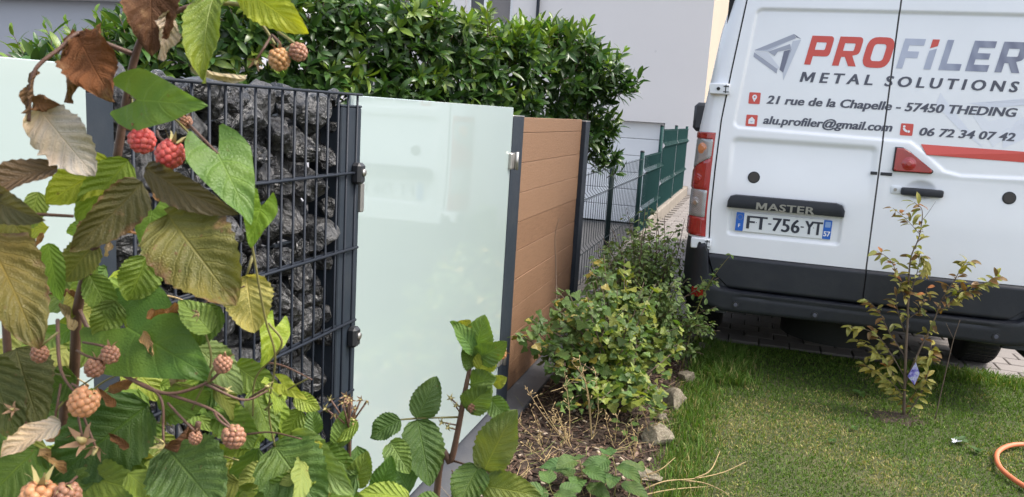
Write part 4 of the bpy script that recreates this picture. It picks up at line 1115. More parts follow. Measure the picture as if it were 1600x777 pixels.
v, f = fill2d([[(.037+x*.058, .9865+z*.040) for x, z in GL['M'][0]]]); put2d('badge_lettering', v, f, MAT['badge'], trim, lambda x, z: VY+.05*(z-.95)-.0395 + 0*x, None, False)
line('ASTER', .101, .349, .9865, .040, MAT['badge'], trim, .012, 0, 1.08, lambda x, z: VY+.05*(z-.95)-.0395 + 0*x, 'badge_lettering', False, 3)
py = lambda x, z: VY-.0028 + 0*x
for tx, a, b in (('FT',-.003,.105),('756',.138,.282),('YT',.312,.402)):
    line(tx, a, b, .870, .074, MAT['plate_black'], pl, .004, 0, 1.02, py, 'plate_lettering', False)
for x in (.122, .297): put2d('plate_dash', np.array([(x-.0085,.904),(x+.0085,.904),(x+.0085,.911),(x-.0085,.911)]), [(0,1,2,3)], MAT['plate_black'], pl, py, None, False)
for x in (.048, .357): put2d('plate_dot', np.array(circ(x, .908, .0025, 10)), [tuple(range(10))], MAT['plate_black'], pl, py, None, False)
py2 = lambda x, z: VY-.0036 + 0*x
line('F', -.049, -.040, .873, .020, MAT['white_vinyl'], pl, .01, 0, 1, py2, 'plate_lettering', False)
line('57', .413, .447, .868, .028, MAT['white_vinyl'], pl, .012, 0, 1, py2, 'plate_lettering', False)
for k in range(12):
    a = 2*math.pi*k/12; put2d('star', np.array(circ(-.044+.0145*math.cos(a), .932+.0145*math.sin(a), .0022, 6)), [tuple(range(6))], MAT['sepal'], pl, py2, None, False)
put2d('plate_crest', np.array(rrect(.4155,.4445,.918,.950,.004,3)), [tuple(range(16))], G_('plate pale blue', (.25,.38,.66)), pl, py2, None, False)

# ================================================================ vegetation
def leaf_geo(L, W, kind='rasp', n=20, m=4, fold=.25, droop=.5, wave=.04, serr=.06, corr=0.0, curl=0.0, rs=None, rag=0.0):
    """leaf blade along +Y, face up +Z.  returns verts, faces, uvs"""
    rs = rs or random.Random(1); V, F, U = [], [], []
    ph, ph2 = rs.uniform(0,6.28), rs.uniform(0,6.28); cx_ = cy_ = 0.0; ys_, zs_ = [0.0], [0.0]; a = 0.0
    for i in range(n):
        a = droop*((i+.5)/n)**1.3; cx_ += math.cos(a)*L/n; cy_ -= math.sin(a)*L/n; ys_.append(cx_); zs_.append(cy_)
    ragl = [rs.random() for _ in range(n+2)]; ragr = [rs.random() for _ in range(n+2)]
    for i in range(n+1):
        t = i/n
        if kind == 'rasp':   w = 2.05*(t**.55)*((1-t)**.78)*(1.06-.2*t)
        elif kind == 'cord': w = 1.12*((1-t)**.70)*(1-.42*t)*(.42+.58*min(1, t*5.5)**.7)
        elif kind == 'laurel': w = (math.sin(math.pi*min(1, t**.85))**.75)
        else: w = math.sin(math.pi*t**.8)**.9
        w = max(0, min(w, 1.0 if kind != 'cord' else 1.2))
        if serr and 0 < i < n: w *= 1+(serr if i % 2 else -serr*.5)
        if i == n: w = 0
        for j in range(-m, m+1):
            v_ = j/m; wl = w
            if rag and abs(j) == m: wl = w*(1-rag*(ragl if j < 0 else ragr)[i])
            x = v_*wl*W/2; y, z = ys_[i], zs_[i]
            back = -(1-t)**5*L*.36*min(1, abs(v_)*1.25)**1.2 if kind == 'cord' else 0.0
            crv = fold*abs(x) + wave*W*math.sin(ph+t*9+2.2*v_)*abs(v_) + wave*.6*W*math.sin(ph2+t*15-3*v_)*abs(v_)
            if corr: crv += corr*W*math.sin(2*math.pi*(t-.28*abs(v_))*8)*min(1, 3*abs(v_))*(1-t)
            if curl: # roll the sides up
                th = curl*abs(v_)*(.5+t); x = math.copysign(math.sin(th)/max(th,1e-3)*abs(x), x); crv += (1-math.cos(th))*W*.35
            na = droop*t**1.3; V.append((x, y+back+crv*math.sin(na), z+crv*math.cos(na))); U.append((t, .5+.5*v_))
    k = 2*m+1
    for i in range(n):
        for j in range(k-1):
            F.append((i*k+j, i*k+j+1, (i+1)*k+j+1, (i+1)*k+j))
    return V, F, U
def frame(p0, ydir, nrm):
    y = ydir.normalized(); z = (nrm - y*nrm.dot(y)).normalized(); x = y.cross(z)
    M_ = Matrix.Identity(4)
    for i in range(3): M_[i][0], M_[i][1], M_[i][2], M_[i][3] = x[i], y[i], z[i], p0[i]
    return M_
def leaf_me(name, mat, **kw):
    v, f, u = leaf_geo(**kw); me = mesh(name, v, f, uv=u, smooth=True); me.materials.append(mat); return me
def jit(c, a=.15):
    k = random.uniform(1-a, 1+a); return (c[0]*k*random.uniform(.9,1.12), c[1]*k, c[2]*k*random.uniform(.85,1.15))

# ---- cherry laurel hedge behind the fence
random.seed(21)
hedge = thing('laurel_hedge', (-2.5, 5.0, 0), 'glossy dark green laurel hedge rising behind the fence', 'hedge')
LM = [leaf_me('leaf', MAT['leaf_laurel'], L=1, W=.30, kind='laurel', n=7, m=1, fold=f_, droop=d_, wave=.05, serr=0, rs=random.Random(i)) for i, (f_, d_) in enumerate(((.3,.3),(.2,.6),(.4,.15),(.25,.9),(.15,-.2)))]
LG = [leaf_geo(L=1, W=.31, kind='laurel', n=4, m=1, fold=f_, droop=d_, wave=.04, serr=0, rs=random.Random(i)) for i, (f_, d_) in enumerate(((.3,.3),(.2,.6),(.4,.15),(.25,.9)))]
HA, HD, HN = Vector((-3.74,3.38,0)), Vector((.5988,.8009,0)), Vector((.80,-.60,0)); HLEN = 4.2
def htop(q): return float(np.interp(q, [0,.3,.55,.8,1.05,1.3,1.5,1.75,2.0,2.25,2.45,2.7,2.95,3.2,3.4,3.65,3.9,4.1,4.25], [1.58,1.68,1.78,1.87,1.95,2.02,2.08,2.11,2.07,2.08,2.12,2.05,1.95,1.96,2.05,2.02,1.93,1.80,1.66]))
leaves = []; stems = MB()
def shoot(p, d, ln, nl, size, young):
    d = d.normalized(); q = p + d*ln
    if ln > .1: stems.tube([p, p+d*ln*.5+Vector((0,0,.01)), q], [.004,.003,.0015], 4, False)
    a0 = random.uniform(0, 6.28); sd_ = d.orthogonal().normalized(); bd_ = d.cross(sd_)
    for i in range(nl):
        t = .25+.75*i/max(1, nl-1); a = a0+2.4*i
        out = sd_*math.cos(a)+bd_*math.sin(a)
        dr_ = (d*(.35+.6*t) + out*(1.05-.45*t)).normalized()
        n_ = (d - dr_*d.dot(dr_)).normalized() if abs(d.dot(dr_)) < .99 else out
        n_ = (n_ + Vector((random.gauss(0,.3), random.gauss(0,.3), .35+random.gauss(0,.2)))).normalized()
        s_ = size*random.uniform(.7,1.15)*(1-.25*(t > .9))
        if young: c = jit((.135,.215,.030), .25)  # colour of young shoots, also of the painted backlight along the crown
        else: c = jit((.042,.095,.020), .35) if random.random() < .8 else jit((.075,.14,.025), .25)
        leaves.append((p+d*ln*t, dr_, n_, s_, c))
for i in range(2000):
    q = HLEN*random.random(); zt = htop(q)
    if i < 620:      # crown line; more yellow green here paints in the backlit tops
        o_ = random.uniform(-.55, .34); z = zt + .03 - abs(random.gauss(0,.12)); d = Vector((random.gauss(.05,.35), random.gauss(0,.35), 1.0)); yg = random.random() < .50; ln = random.uniform(.08,.20)
    else:            # face towards the garden
        z = zt - .04 - random.random()*(.75 if q < 3.3 or q > 3.75 else 1.25); o_ = (.36 if q < 3.2 else .34 if z > 1.62 else .17) - .5*random.random()**1.5; d = HN + Vector((random.gauss(0,.4), random.gauss(0,.4), random.gauss(.35,.4))); yg = random.random() < .12; ln = random.uniform(.05,.13)
    if q > 3.9: d += HD*.8
    p = HA+HD*q+HN*o_; p.z = z
    if q < .35 and random.random() < .6: continue
    shoot(p - d.normalized()*ln*.5, d, ln, random.randint(6,9), .122, yg)
for k in range(44):
    q = random.uniform(.5, 4.1); shoot(HA+HD*q+HN*random.uniform(-.3,.3)+Vector((0,0,htop(q)-.08)), Vector((random.gauss(0,.25),random.gauss(0,.25),1)), random.uniform(.16,.26), 8, .115, True)
for q in (-.25,-.1,.05,.2,.3,.45): shoot(HA+HD*q+Vector((0,0,htop(q)-.12)), Vector((-.3,-.3,1)), .24, 9, .085, True)
def cam_size(l):
    v_ = l[0]-CAM; return l[3]/max(.3, v_.length) * (1.0 if (l[0]-HA).dot(HN) > .1 and l[0].z > 1.5 else .25) * abs(l[2].dot(v_.normalized())+.1)
order = sorted(range(len(leaves)), key=lambda i: -cam_size(leaves[i])); big = set(order[:300])
V, F, Cc = [], [], []
for i, (p, d, n_, s_, c) in enumerate(leaves):
    M_ = frame(p, d, n_)
    if i in big:
        o = link('leaf', random.choice(LM), hedge); M2 = M_.copy(); M2.translation -= hedge.location; o.matrix_local = M2 @ Matrix.Scale(s_, 4); o.color = (*c, random.uniform(0,.12))
    else:
        v_, f_, _ = random.choice(LG); b = len(V); V += [tuple(M_ @ (Vector(q)*s_) - hedge.location) for q in v_]; F += [tuple(k+b for k in q) for q in f_]; Cc += [(*c, 1)]*len(v_)
link('foliage', mesh('foliage', V, F, smooth=True, col=Cc), hedge, MAT['laurel_mass'])['kind'] = 'stuff'
for i in range(26):
    q = random.uniform(.2, HLEN-.15); p = HA+HD*q+HN*random.uniform(-.3,.15); zt = htop(q)
    stems.tube(spline([(p.x,p.y,gz(p.x,p.y)),(p.x+random.gauss(0,.06),p.y+random.gauss(0,.06),zt*.5),(p.x+random.gauss(0,.1),p.y+random.gauss(0,.12),zt-.15)], 4), taper(9,.016,.005), 6)
stems.build('stems', MAT['bark'], hedge, True)['kind'] = 'stuff'

# ---- shrubs in the bed
def lobed_geo(rs, lobes=5):
    """maple-like currant leaf, base at the origin, unit length along +Y"""
    pts = []; N = 30
    for k in range(N):
        a = -math.pi*.93 + 2*math.pi*.93*k/(N-1)      # 0 = tip direction
        lob = .5+.5*math.cos(a*3.2); r = (.50+.34*lob**1.4)*(1-.18*abs(a)/math.pi) * (1+.05*(1 if k % 2 else -1))
        pts.append((r*math.sin(a)*.95, .38+r*math.cos(a)*.78))
    V = [(0,.34,.0)]+[(x, y, .10*abs(x)-.16*max(0,y-.4)**2 + rs.gauss(0,.018)) for x, y in pts]+[(0,0,.0)]
    U = [(.4,.5)]+[(min(1,max(0,y/1.15)), .5+.5*max(-1,min(1,x/.62))) for x, y in pts]+[(0,.5)]
    F = [(0,k+1,k) for k in range(1,N)] + [(0,1,N+1),(0,N+1,N)]
    return V, F, U
def leaf_objs_and_mass(root, leaves, meshes, geos, nbig, mat_mass, brown=.2, name='leaf'):
    order = sorted(range(len(leaves)), key=lambda i: -(leaves[i][3]*abs(leaves[i][2].dot((leaves[i][0]-CAM).normalized()))/(leaves[i][0]-CAM).length)); big = set(order[:nbig])
    V, F, Cc = [], [], []
    for i, (p, d, n_, s_, c) in enumerate(leaves):
        M_ = frame(p, d, n_)
        if i in big:
            o = link(name, random.choice(meshes), root); M2 = M_.copy(); M2.translation -= root.location; o.matrix_local = M2 @ Matrix.Scale(s_, 4); o.color = (*c, random.uniform(0,brown))
        else:
            v_, f_ = random.choice(geos)[:2]; b = len(V); V += [tuple(M_ @ (Vector(q)*s_) - root.location) for q in v_]; F += [tuple(k+b for k in q) for q in f_]; Cc += [(*c,1)]*len(v_)
    if V: link('foliage', mesh('foliage', V, F, smooth=False, col=Cc), root, mat_mass)['kind'] = 'stuff'
def bush(name, base, label, branches, leafn, size, colf, meshes, geos, nbig, twigs=3, brown=.2, cat='shrub', spread=.05):
    root = thing(name, base, label, cat); lv = []; st_ = MB()
    for tip, bend in branches:
        b0 = Vector(base)+Vector((random.gauss(0,.03), random.gauss(0,.03), 0)); tip = Vector(tip); mid = b0.lerp(tip,.5)+Vector(bend)
        path = spline([b0, mid, tip], 6); st_.tube(path, taper(len(path),.0060,.0016), 5)
        for k in range(leafn):
            t = .28+.72*random.random()**.8; q = path[min(len(path)-1, int(t*(len(path)-1)))]
            d = Vector((random.gauss(0,1), random.gauss(0,1), random.gauss(.1,.6))).normalized()
            off = d*random.uniform(.01, spread*2*(1.15-t)+.02)
            if off.length > .04 and random.random() < .4: st_.tube([q, q+off*.9], [.0018,.001], 4, False)
            n_ = (Vector((.25,-.35,1))+Vector((random.gauss(0,.45), random.gauss(0,.45), random.gauss(0,.3)))).normalized()
            lv.append((q+off, (d+Vector((0,0,-.35))).normalized(), n_, size*random.uniform(.55,1.25), colf(t, q+off)))
    leaf_objs_and_mass(root, lv, meshes, geos, nbig, MAT['foliage'], brown)
    st_.build('stems', MAT['bark'], root, True); return root
random.seed(33)
CG = [lobed_geo(random.Random(s)) for s in range(4)]
CM = []
for v_, f_, u_ in CG:
    me = mesh('leaf', v_, f_, uv=u_, smooth=True); me.materials.append(MAT['leaf_small']); CM.append(me)
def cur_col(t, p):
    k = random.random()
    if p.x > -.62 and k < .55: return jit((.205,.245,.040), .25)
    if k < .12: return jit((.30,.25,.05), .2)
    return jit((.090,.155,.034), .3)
br = []
for i in range(46):
    x = random.uniform(-1.0,-.24); y = random.uniform(3.50,4.40); z = random.uniform(.14,.70)*(1-.55*abs(x+.64)/.42)+.08
    br.append(((x, y, z), (random.gauss(0,.05), random.gauss(0,.05), .06)))
for x, y, z in ((-.70,4.1,.74),(-.60,4.15,.72),(-.78,4.2,.68),(-.48,4.1,.62),(-.93,4.0,.56),(-.90,3.85,.50),(-.98,3.9,.40),(-.96,4.1,.46),(-.66,3.9,.60),(-.60,4.0,.58),(-.72,3.85,.56),(-.50,3.8,.50)): br.append(((x,y,z),(0,0,.08)))
for i in range(8): br.append(((random.uniform(-.85,-.28), random.uniform(3.30,3.65), random.uniform(.06,.26)), (0,0,.05)))
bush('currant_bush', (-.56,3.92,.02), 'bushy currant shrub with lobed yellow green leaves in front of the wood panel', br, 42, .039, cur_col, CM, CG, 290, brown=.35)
SG = [leaf_geo(L=1, W=.55, kind='oval', n=3, m=1, fold=.25, droop=.4, wave=.03, serr=0, rs=random.Random(s)) for s in range(3)]
SMm = [leaf_me('leaf', MAT['leaf_small'], L=1, W=.55, kind='oval', n=5, m=1, fold=.25, droop=.4, wave=.03, serr=0, rs=random.Random(s)) for s in range(3)]
br = []
for i in range(26): br.append(((random.uniform(-.50,-.06), random.uniform(4.42,4.60), random.uniform(.15,.62)), (random.gauss(0,.04),-.03,.05)))
for i in range(64):
    x = random.uniform(-.95,-.36); y = random.uniform(4.50,5.35); z = random.uniform(.30,.95)*(1-.30*abs(x+.60)/.4)+.06
    br.append(((x, y, z), (random.gauss(0,.04), random.gauss(0,.04), .05)))
for x, y, z in ((-.62,4.85,.76),(-.50,4.8,.72),(-.75,4.9,.68),(-.40,4.8,.66),(-.85,4.9,.62),(-.30,4.7,.55),(-.12,4.62,.42),(-.16,4.7,.30)): br.append(((x,y,z),(0,0,.05)))
bush('small_leaved_shrub', (-.56,4.92,.02), 'dense small leaved green shrub beside the van bumper', br, 66, .036, lambda t, p: jit((.125,.19,.052), .35) if random.random() < .8 else jit((.15,.19,.05), .25), SMm, SG, 120, brown=.15, spread=.045)
# its long twig reaching across the bumper
tw = thing('shrub_shoot', (-.28,4.62,.02), 'long thin leafy shoot reaching up across the van bumper', 'shoot')
pth = spline([(-.28,4.62,.02),(-.22,4.60,.40),(-.15,4.58,.60),(-.07,4.56,.74)], 6); MB().tube(pth, taper(len(pth),.004,.0012), 5).build('stem', MAT['green_stem'], tw, True)
lv = []
for i in range(26):
    q = pth[random.randint(7, len(pth)-1)]; d = Vector((random.gauss(0,1), random.gauss(0,1), random.gauss(.2,.5))).normalized(); lv.append((q, d, Vector((.1,-.5,1)), random.uniform(.025,.04), jit((.09,.15,.035), .25)))
leaf_objs_and_mass(tw, lv, SMm, SG, 60, MAT['foliage'], .1)

# ---- young tree on the lawn
random.seed(44)
tree = thing('young_tree', (.89,4.45,.0), 'thin young tree with narrow bronze green leaves planted on the lawn behind the van', 'tree')
TG = [leaf_me('leaf', MAT['leaf_small'], L=1, W=.36, kind='laurel', n=6, m=1, fold=.35, droop=d_, wave=.05, serr=0, rs=random.Random(s)) for s, d_ in enumerate((.3,.7,1.0))]
TGG = [leaf_geo(L=1, W=.36, kind='laurel', n=4, m=1, fold=.35, droop=.6, wave=.05, serr=0, rs=random.Random(9))]
def tp(x, y, dy=0.0):
    d = (at(x, y, 1)-CAM); t = (4.45+dy-CAM.y)/d.y; return CAM+d*t
trunk = MB(); twg = MB(); lv = []
def limb(pts, r0, r1, leafy=.0, n=0, red=.3, mb=None):
    n = int(n*(1.75 if pts[0][1] < 560 else 1.3)); red *= .55
    P = spline([tp(*q) for q in pts], 7); (mb or twg).tube(P, taper(len(P), r0, r1), 6)
    for i in range(n):
        t = leafy+(1-leafy)*i/max(1,n-1); k = min(len(P)-1, int(t*(len(P)-1))); q = P[k]; dirn = (P[min(k+1,len(P)-1)]-P[max(0,k-1)]).normalized()
        sd_ = Vector((random.gauss(0,1), random.gauss(0,.9), random.gauss(0,.4))).normalized(); d = (dirn*.5+sd_*.8+Vector((0,0,-.25))).normalized()
        k2 = random.random(); c = jit((.27,.26,.062), .25) if k2 > red else jit((.20,.115,.04), .25) if k2 > .025 else jit((.36,.14,.04), .2)
        lv.append((q+sd_*.004, d, Vector((random.gauss(0,.4),-.55+random.gauss(0,.4),.9)), random.uniform(.042,.070), c))
limb([(1412,652),(1415,560),(1418,500),(1420,430)], .0085, .005, mb=trunk); limb([(1420,430),(1424,400),(1436,370),(1441,330),(1428,316)], .0045, .0012, .1, 16, .35)
limb([(1441,345),(1452,330),(1462,315)], .0012, .0008); limb([(1436,365),(1418,345),(1395,325)], .0018, .001, .1, 10, .45)
limb([(1418,480),(1405,440),(1392,408),(1370,392)], .003, .001, .15, 18, .3); limb([(1419,470),(1432,430),(1440,400),(1448,425)], .003, .001, .1, 20, .4)
limb([(1414,600),(1440,540),(1456,510),(1470,470)], .006, .003, .4, 12, .5, mb=trunk); limb([(1470,470),(1490,440),(1505,415),(1515,408)], .003, .001, .1, 18, .4)
limb([(1470,470),(1510,450),(1540,442),(1562,432)], .003, .001, .1, 24, .35); limb([(1465,490),(1500,460),(1520,455)], .002, .001, .1, 14, .45)
limb([(1416,560),(1390,520),(1375,490),(1355,468)], .003, .001, .15, 18, .35); limb([(1414,590),(1390,550),(1365,520),(1320,508)], .003, .001, .25, 24, .25)
limb([(1413,610),(1385,570),(1360,545),(1335,530)], .003, .001, .2, 22, .35); limb([(1413,620),(1390,595),(1365,580),(1350,568)], .003, .001, .1, 22, .2)
limb([(1413,630),(1395,610),(1385,600)], .002, .001, .1, 14, .2); limb([(1414,600),(1435,570),(1450,560),(1458,545)], .002, .001, .1, 20, .3)
limb([(1413,640),(1432,610),(1444,590),(1450,600)], .002, .001, .1, 16, .3); limb([(1413,520),(1400,470),(1410,440)], .002, .001, .1, 14, .3)
limb([(1418,648),(1445,600),(1455,540)], .004, .002, .1, 14, .4, mb=trunk)
limb([(1461,655),(1478,580),(1490,530),(1500,500)], .003, .0015); limb([(1490,530),(1478,505)], .0015, .001); limb([(1418,500),(1440,480),(1448,450)], .002, .001, .1, 14, .4)
trunk.build('trunk', MAT['bark'], tree, True); twg.build('twigs', MAT['bark'], tree, True)
leaf_objs_and_mass(tree, lv, TG, TGG, 300, MAT['foliage'], .3)
tl = thing('plant_tag', tuple(tp(1425,590,-.03)), 'small printed plant label hanging in the young tree', 'plant tag')
a, b, c, d = (tp(x, y, -.035) for x, y in ((1418,588),(1431,566),(1437,584),(1429,602)))
k_ = NT('printed tag'); k_.P(Base_Color=k_.ramp(k_.noise(38, 4), [(.35,(.06,.05,.25)),(.48,(.20,.18,.50)),(.56,(.5,.5,.65)),(.7,(.10,.16,.10))]), Roughness=.3); MAT['tag'] = k_.m
MB().add([a,b,c,d]+[q+Vector((0,.001,0)) for q in (a,b,c,d)], [(3,2,1,0),(4,5,6,7),(0,1,5,4),(1,2,6,5),(2,3,7,6),(3,0,4,7)]).build('card', MAT['tag'], tl)
MB().tube([b, tp(1432,555,-.02), tp(1422,548,0)], .0008, 4).build('tie', MAT['steel'], tl)
# earth ring at its foot
v, f = sheet([.89+.20*math.cos(i) for i in (0,)], [0,0], lambda x, y: 0)
er = MB(); n = 28; er.v = [(.86,4.44,.010)]+[(.86+(.19+.06*math.sin(3*k))*math.cos(2*math.pi*k/n), 4.44+(.13+.03*math.cos(2*k))*math.sin(2*math.pi*k/n), lz(.86,4.44)-.004) for k in range(n)]; er.f = [(0, k+1, (k+1) % n+1) for k in range(n)]
tag(er.build('soil_patch', MAT['soil'], None, True), 'bare brown earth around the foot of the young tree', 'soil', kind='structure')

# ---- border rocks
random.seed(5)
def rock(x, y, sx, sy, sz, seed, label):
    me = stone_mesh(100+seed, 4, .17); me.materials.clear(); me.materials.append(MAT['rock'])
    o = link('border_rock', me, None, None, (x, y, sz*.24)); o.scale = (sx, sy, sz); o.rotation_euler = (0, 0, random.uniform(0, 6.28)); tag(o, label, 'rock', 'rocks edging the flower bed')
rock(-.262, 4.02, .18, .15, .19, 1, 'upright pale beige rock at the edge of the currant shrub')
rock(-.280, 3.50, .16, .16, .13, 2, 'grey rock half sunk between dry grass and mulch')
rock(-.29, 3.12, .20, .17, .09, 3, 'flat pale rock near the dead twigs')
rock(-.24, 4.48, .17, .15, .11, 4, 'low brown rock below the small leaved shrub')
rock(-.30, 3.78, .10, .12, .08, 5, 'small rock tucked between two border rocks')
rock(-.17, 5.15, .14, .13, .09, 6, 'brownish rock at the far end of the bed')
rock(-.26, 2.80, .16, .18, .08, 7, 'pale rock under the dead twigs')

# ---- dry stalks in the bed
random.seed(71)
def gp(x, y, z=.01):
    d = at(x, y, 1)-CAM; return CAM+d*((z-CAM.z)/d.z)
def stalk(base, tips, label, thick=.0028, husk=.5, name='dry_stalk'):
    b = gp(*base); t = thing(name, tuple(b), label, 'dry stalk', 'dry stalks standing in the bed'); m_ = MB(); hk = MB()
    for tip, mid in tips:
        d0 = (b-CAM).dot(FW); e = at(*tip, d0-.06); q = at(*mid, d0-.02); P = spline([b, q, e], 7); m_.tube(P, taper(len(P), thick, .0009), 5)
        for i in range(int(26*husk)):
            k = random.randint(len(P)//4, len(P)-1); p = P[k]; d = Vector((random.gauss(0,1), random.gauss(0,1), random.gauss(.7,.5))).normalized(); l = random.uniform(.008,.032)
            if random.random() < .5: m_.tube([p, p+d*l], [.0012,.0007], 4)
            hk.tube([p+d*l*.6, p+d*l, p+d*(l+.008)], [.0006,.0026,.0004], 5)
    st2 = m_.build('stem', MAT['straw'], t, True); hk.build('husks', MAT['straw'], t, True)['kind'] = 'stuff'
stalk((925,690), [((905,562),(920,620)),((893,565),(915,600)),((930,580),(935,640))], 'tall tan dry stalk with branching husks in front of the currant shrub')
stalk((895,705), [((820,603),(850,650)),((838,618),(862,660)),((862,640),(880,670))], 'leaning tan dry stalk bending towards the base slab', .0026)
stalk((888,700), [((882,580),(890,650)),((870,640),(880,670))], 'straight slim dry stalk between two taller ones', .0026)
stalk((850,700), [((800,650),(825,675)),((830,640),(842,670)),((868,650),(860,680))], 'thin dry stalk fan near the base slab', .002, .5)
stalk((1015,690), [((1000,630),(1010,660)),((1030,640),(1022,665))], 'short dry stalk pair between currant shrub and rocks', .002, .4)
stalk((990,720), [((985,655),(992,690)),((1000,668),(995,690)),((975,672),(985,700))], 'short greenish dry stalk beside the grey rock', .002, .3)
stalk((960,700), [((945,640),(950,670)),((965,650),(962,680))], 'short dry stalk tuft under the currant shrub', .002, .4)
stalk((865,740), [((820,695),(845,715)),((880,690),(872,715)),((840,680),(850,710))], 'low dry stalk tuft lying over the bark chips', .002, .6)
vine = MB(); P = spline([at(860,612,3.35), at(880,605,3.35), at(905,588,3.3), at(912,578,3.3)], 6); vine.tube(P, .0018, 5)
tag(vine.build('dry_tendril', MAT['straw'], None, True), 'thin pale dry tendril arching between the dry stalks', 'tendril')
P = spline([(-.99,4.34,.40),(-1.03,4.42,.60),(-1.05,4.44,.76),(-1.04,4.46,.86)], 5); P = [Vector((-.90,4.05,.02))]+P
tag(MB().tube(P, taper(len(P),.004,.0015), 5).build('bare_twig', MAT['bark'], None, True), 'thin dark bare twig leaning in front of the wood panel', 'twig')
# dead twigs on the ground by the lawn
def ground_twig(pts, label):
    P = spline([gp(x, y, z) for x, y, z in pts], 6); tag(MB().tube(P, taper(len(P),.0035,.0012), 5).build('dead_twig', MAT['straw'], None, True), label, 'twig', 'dead twigs lying at the lawn edge')
ground_twig([(1005,765,.02),(1040,752,.05),(1085,748,.04),(1130,738,.03),(1165,722,.05)], 'long pale dead twig lying along the lawn edge')
ground_twig([(1060,750,.04),(1100,755,.03),(1130,768,.02),(1140,776,.02)], 'short dead twig curving down over the lawn edge')
ground_twig([(1085,748,.04),(1110,735,.07),(1125,705,.10)], 'upright side shoot of the dead twigs')
ground_twig([(1000,745,.02),(1030,735,.06),(1055,715,.10)], 'pale dead twig rising beside the flat rock')
ground_twig([(1000,775,.02),(1050,765,.04),(1110,760,.02)], 'straight dead twig beneath the others')
# ---- hose
hp = spline([(1.75,4.32,.02),(1.50,4.25,.015),(1.34,4.19,.015),(1.235,4.06,.015),(1.19,3.90,.015),(1.20,3.76,.015),(1.27,3.62,.015),(1.45,3.47,.015),(1.8,3.35,.015),(2.4,3.3,.015)], 8)
tag(MB().tube([Vector((p.x,p.y,p.z+.012)) for p in hp], .0108, 12).build('garden_hose', MAT['hose'], None, True), 'orange rubber garden hose looping across the lawn', 'hose')
# ---- white fleck and weeds on the lawn
random.seed(81)
wv = MB(); b = gp(1492,688,.03)
for k in range(5): wv.tube([b+Vector((random.gauss(0,.006),random.gauss(0,.006),-.01)), b+Vector((random.gauss(0,.009),random.gauss(0,.009),.004))], [.005,.002], 5)
tag(wv.build('paper_scrap', MAT['white_vinyl'], None), 'tiny crumpled white scrap lying in the grass', 'scrap')
def weed(x, y, n, size, label, c=(.06,.13,.03)):
    b = gp(x, y, .01); t = thing('weed', tuple(b), label, 'weed', 'broad leaved weeds in lawn and bed')
    for k in range(n):
        a = 6.28*k/n+random.gauss(0,.3); d = Vector((math.cos(a), math.sin(a), random.uniform(.15,.6))); o = link('leaf', random.choice(SMm), t)
        M_ = frame(Vector((0,0,.005)), d, Vector((0,0,1))); o.matrix_local = M_ @ Matrix.Scale(size*random.uniform(.7,1.2), 4); o.color = (*jit(c,.2), .05)
for (x, y, n_, s_, lb) in ((880,735,7,.05,'low weed by the young shoots on the mulch'),(1000,735,6,.045,'low weed beside the flat rock'),(945,720,6,.04,'tiny weed under the short dry stalks'),(1030,668,6,.05,'weed growing against the grey border rock')): weed(x, y, n_, s_, lb, (.10,.17,.04))
weed(1345,618,7,.055,'broad leaved weed in the shaded grass left of the young tree'); weed(1500,690,7,.05,'pale leaved weed next to the white scrap',(.09,.16,.06)); weed(1300,690,6,.03,'small weed in the open lawn'); weed(1525,705,6,.04,'low weed between the scrap and the hose'); weed(1335,670,5,.035,'small clover like weed near the earth ring')

# ================================================================ raspberry canes in front
random.seed(101)
GRN, DGR, YGR, YEL_, OLV, BRN, PALE, PUR, LIM = (.110,.180,.032), (.062,.125,.026), (.22,.270,.032), (.34,.33,.045), (.150,.165,.036), (.105,.050,.020), (.47,.41,.33), (.085,.070,.040), (.19,.265,.042)
FRESH = 1.25
def hero(root, base, tip, wpx, d0, d1=None, roll=0.0, col=GRN, brown=.15, kind='rasp', mat='leaf', pet=None, **kw):
    """one leaf from its stalk point to its tip"""
    d1 = d0 if d1 is None else d1
    p0, p1 = at(*base, d0), at(*tip, d1); y = p1-p0; L = y.length
    n_ = (CAM-(p0+p1)/2).normalized(); n_ = n_.lerp(Vector((.2,-.1,1)).normalized(), .18); n_ = n_-y.normalized()*n_.dot(y.normalized()); n_ = Matrix.Rotation(roll, 3, y.normalized()) @ n_.normalized()
    W = wpx*(d0+d1)/2/FPX
    a = dict(n=24, m=5, fold=.22, droop=.45, wave=.045, serr=.055, corr=.013, rs=random.Random(random.random()))
    if kind == 'cord': a.update(n=18, serr=0, corr=0, fold=.12, wave=.03, droop=.25)
    a.update(kw); dr_ = a['droop']
    # keep the chord: tilt back by the mean bend
    v_, f_, u_ = leaf_geo(L=L*(1+.06*dr_*dr_), W=W, kind=kind, **a)
    M_ = frame(p0, y, n_) @ Matrix.Rotation(dr_*.42, 4, 'X'); M_.translation -= root.location
    me = mesh('leaf', v_, f_, uv=u_, smooth=True); me.materials.append(MAT[mat]); o = link('leaf', me, root); o.matrix_local = M_; k_ = FRESH if mat in ('leaf','leaf_smooth') else 1.0; c_ = jit(col,.08); o.color = (c_[0]*k_*1.06, c_[1]*k_, c_[2]*k_, brown*.85)
    if pet:
        q = [at(*pet[0], pet[1])] + ([at(*pet[2], (pet[1]+d0)/2)] if len(pet) > 2 else []) + [p0]
        q = spline(q, 5) if len(q) > 2 else q; MB().tube(q, taper(len(q), .0016, .0011), 5).build('leaf_stalk', MAT['green_stem'] if random.random() < .5 else MAT['cane'], root, True)
    return o
def cane(root, pts, r0, r1, mat='cane', name='cane', side=6):
    P = spline([at(*q) for q in pts], 7); return MB().tube(P, taper(len(P), r0, r1), 8).build(name, MAT[mat], root, True)
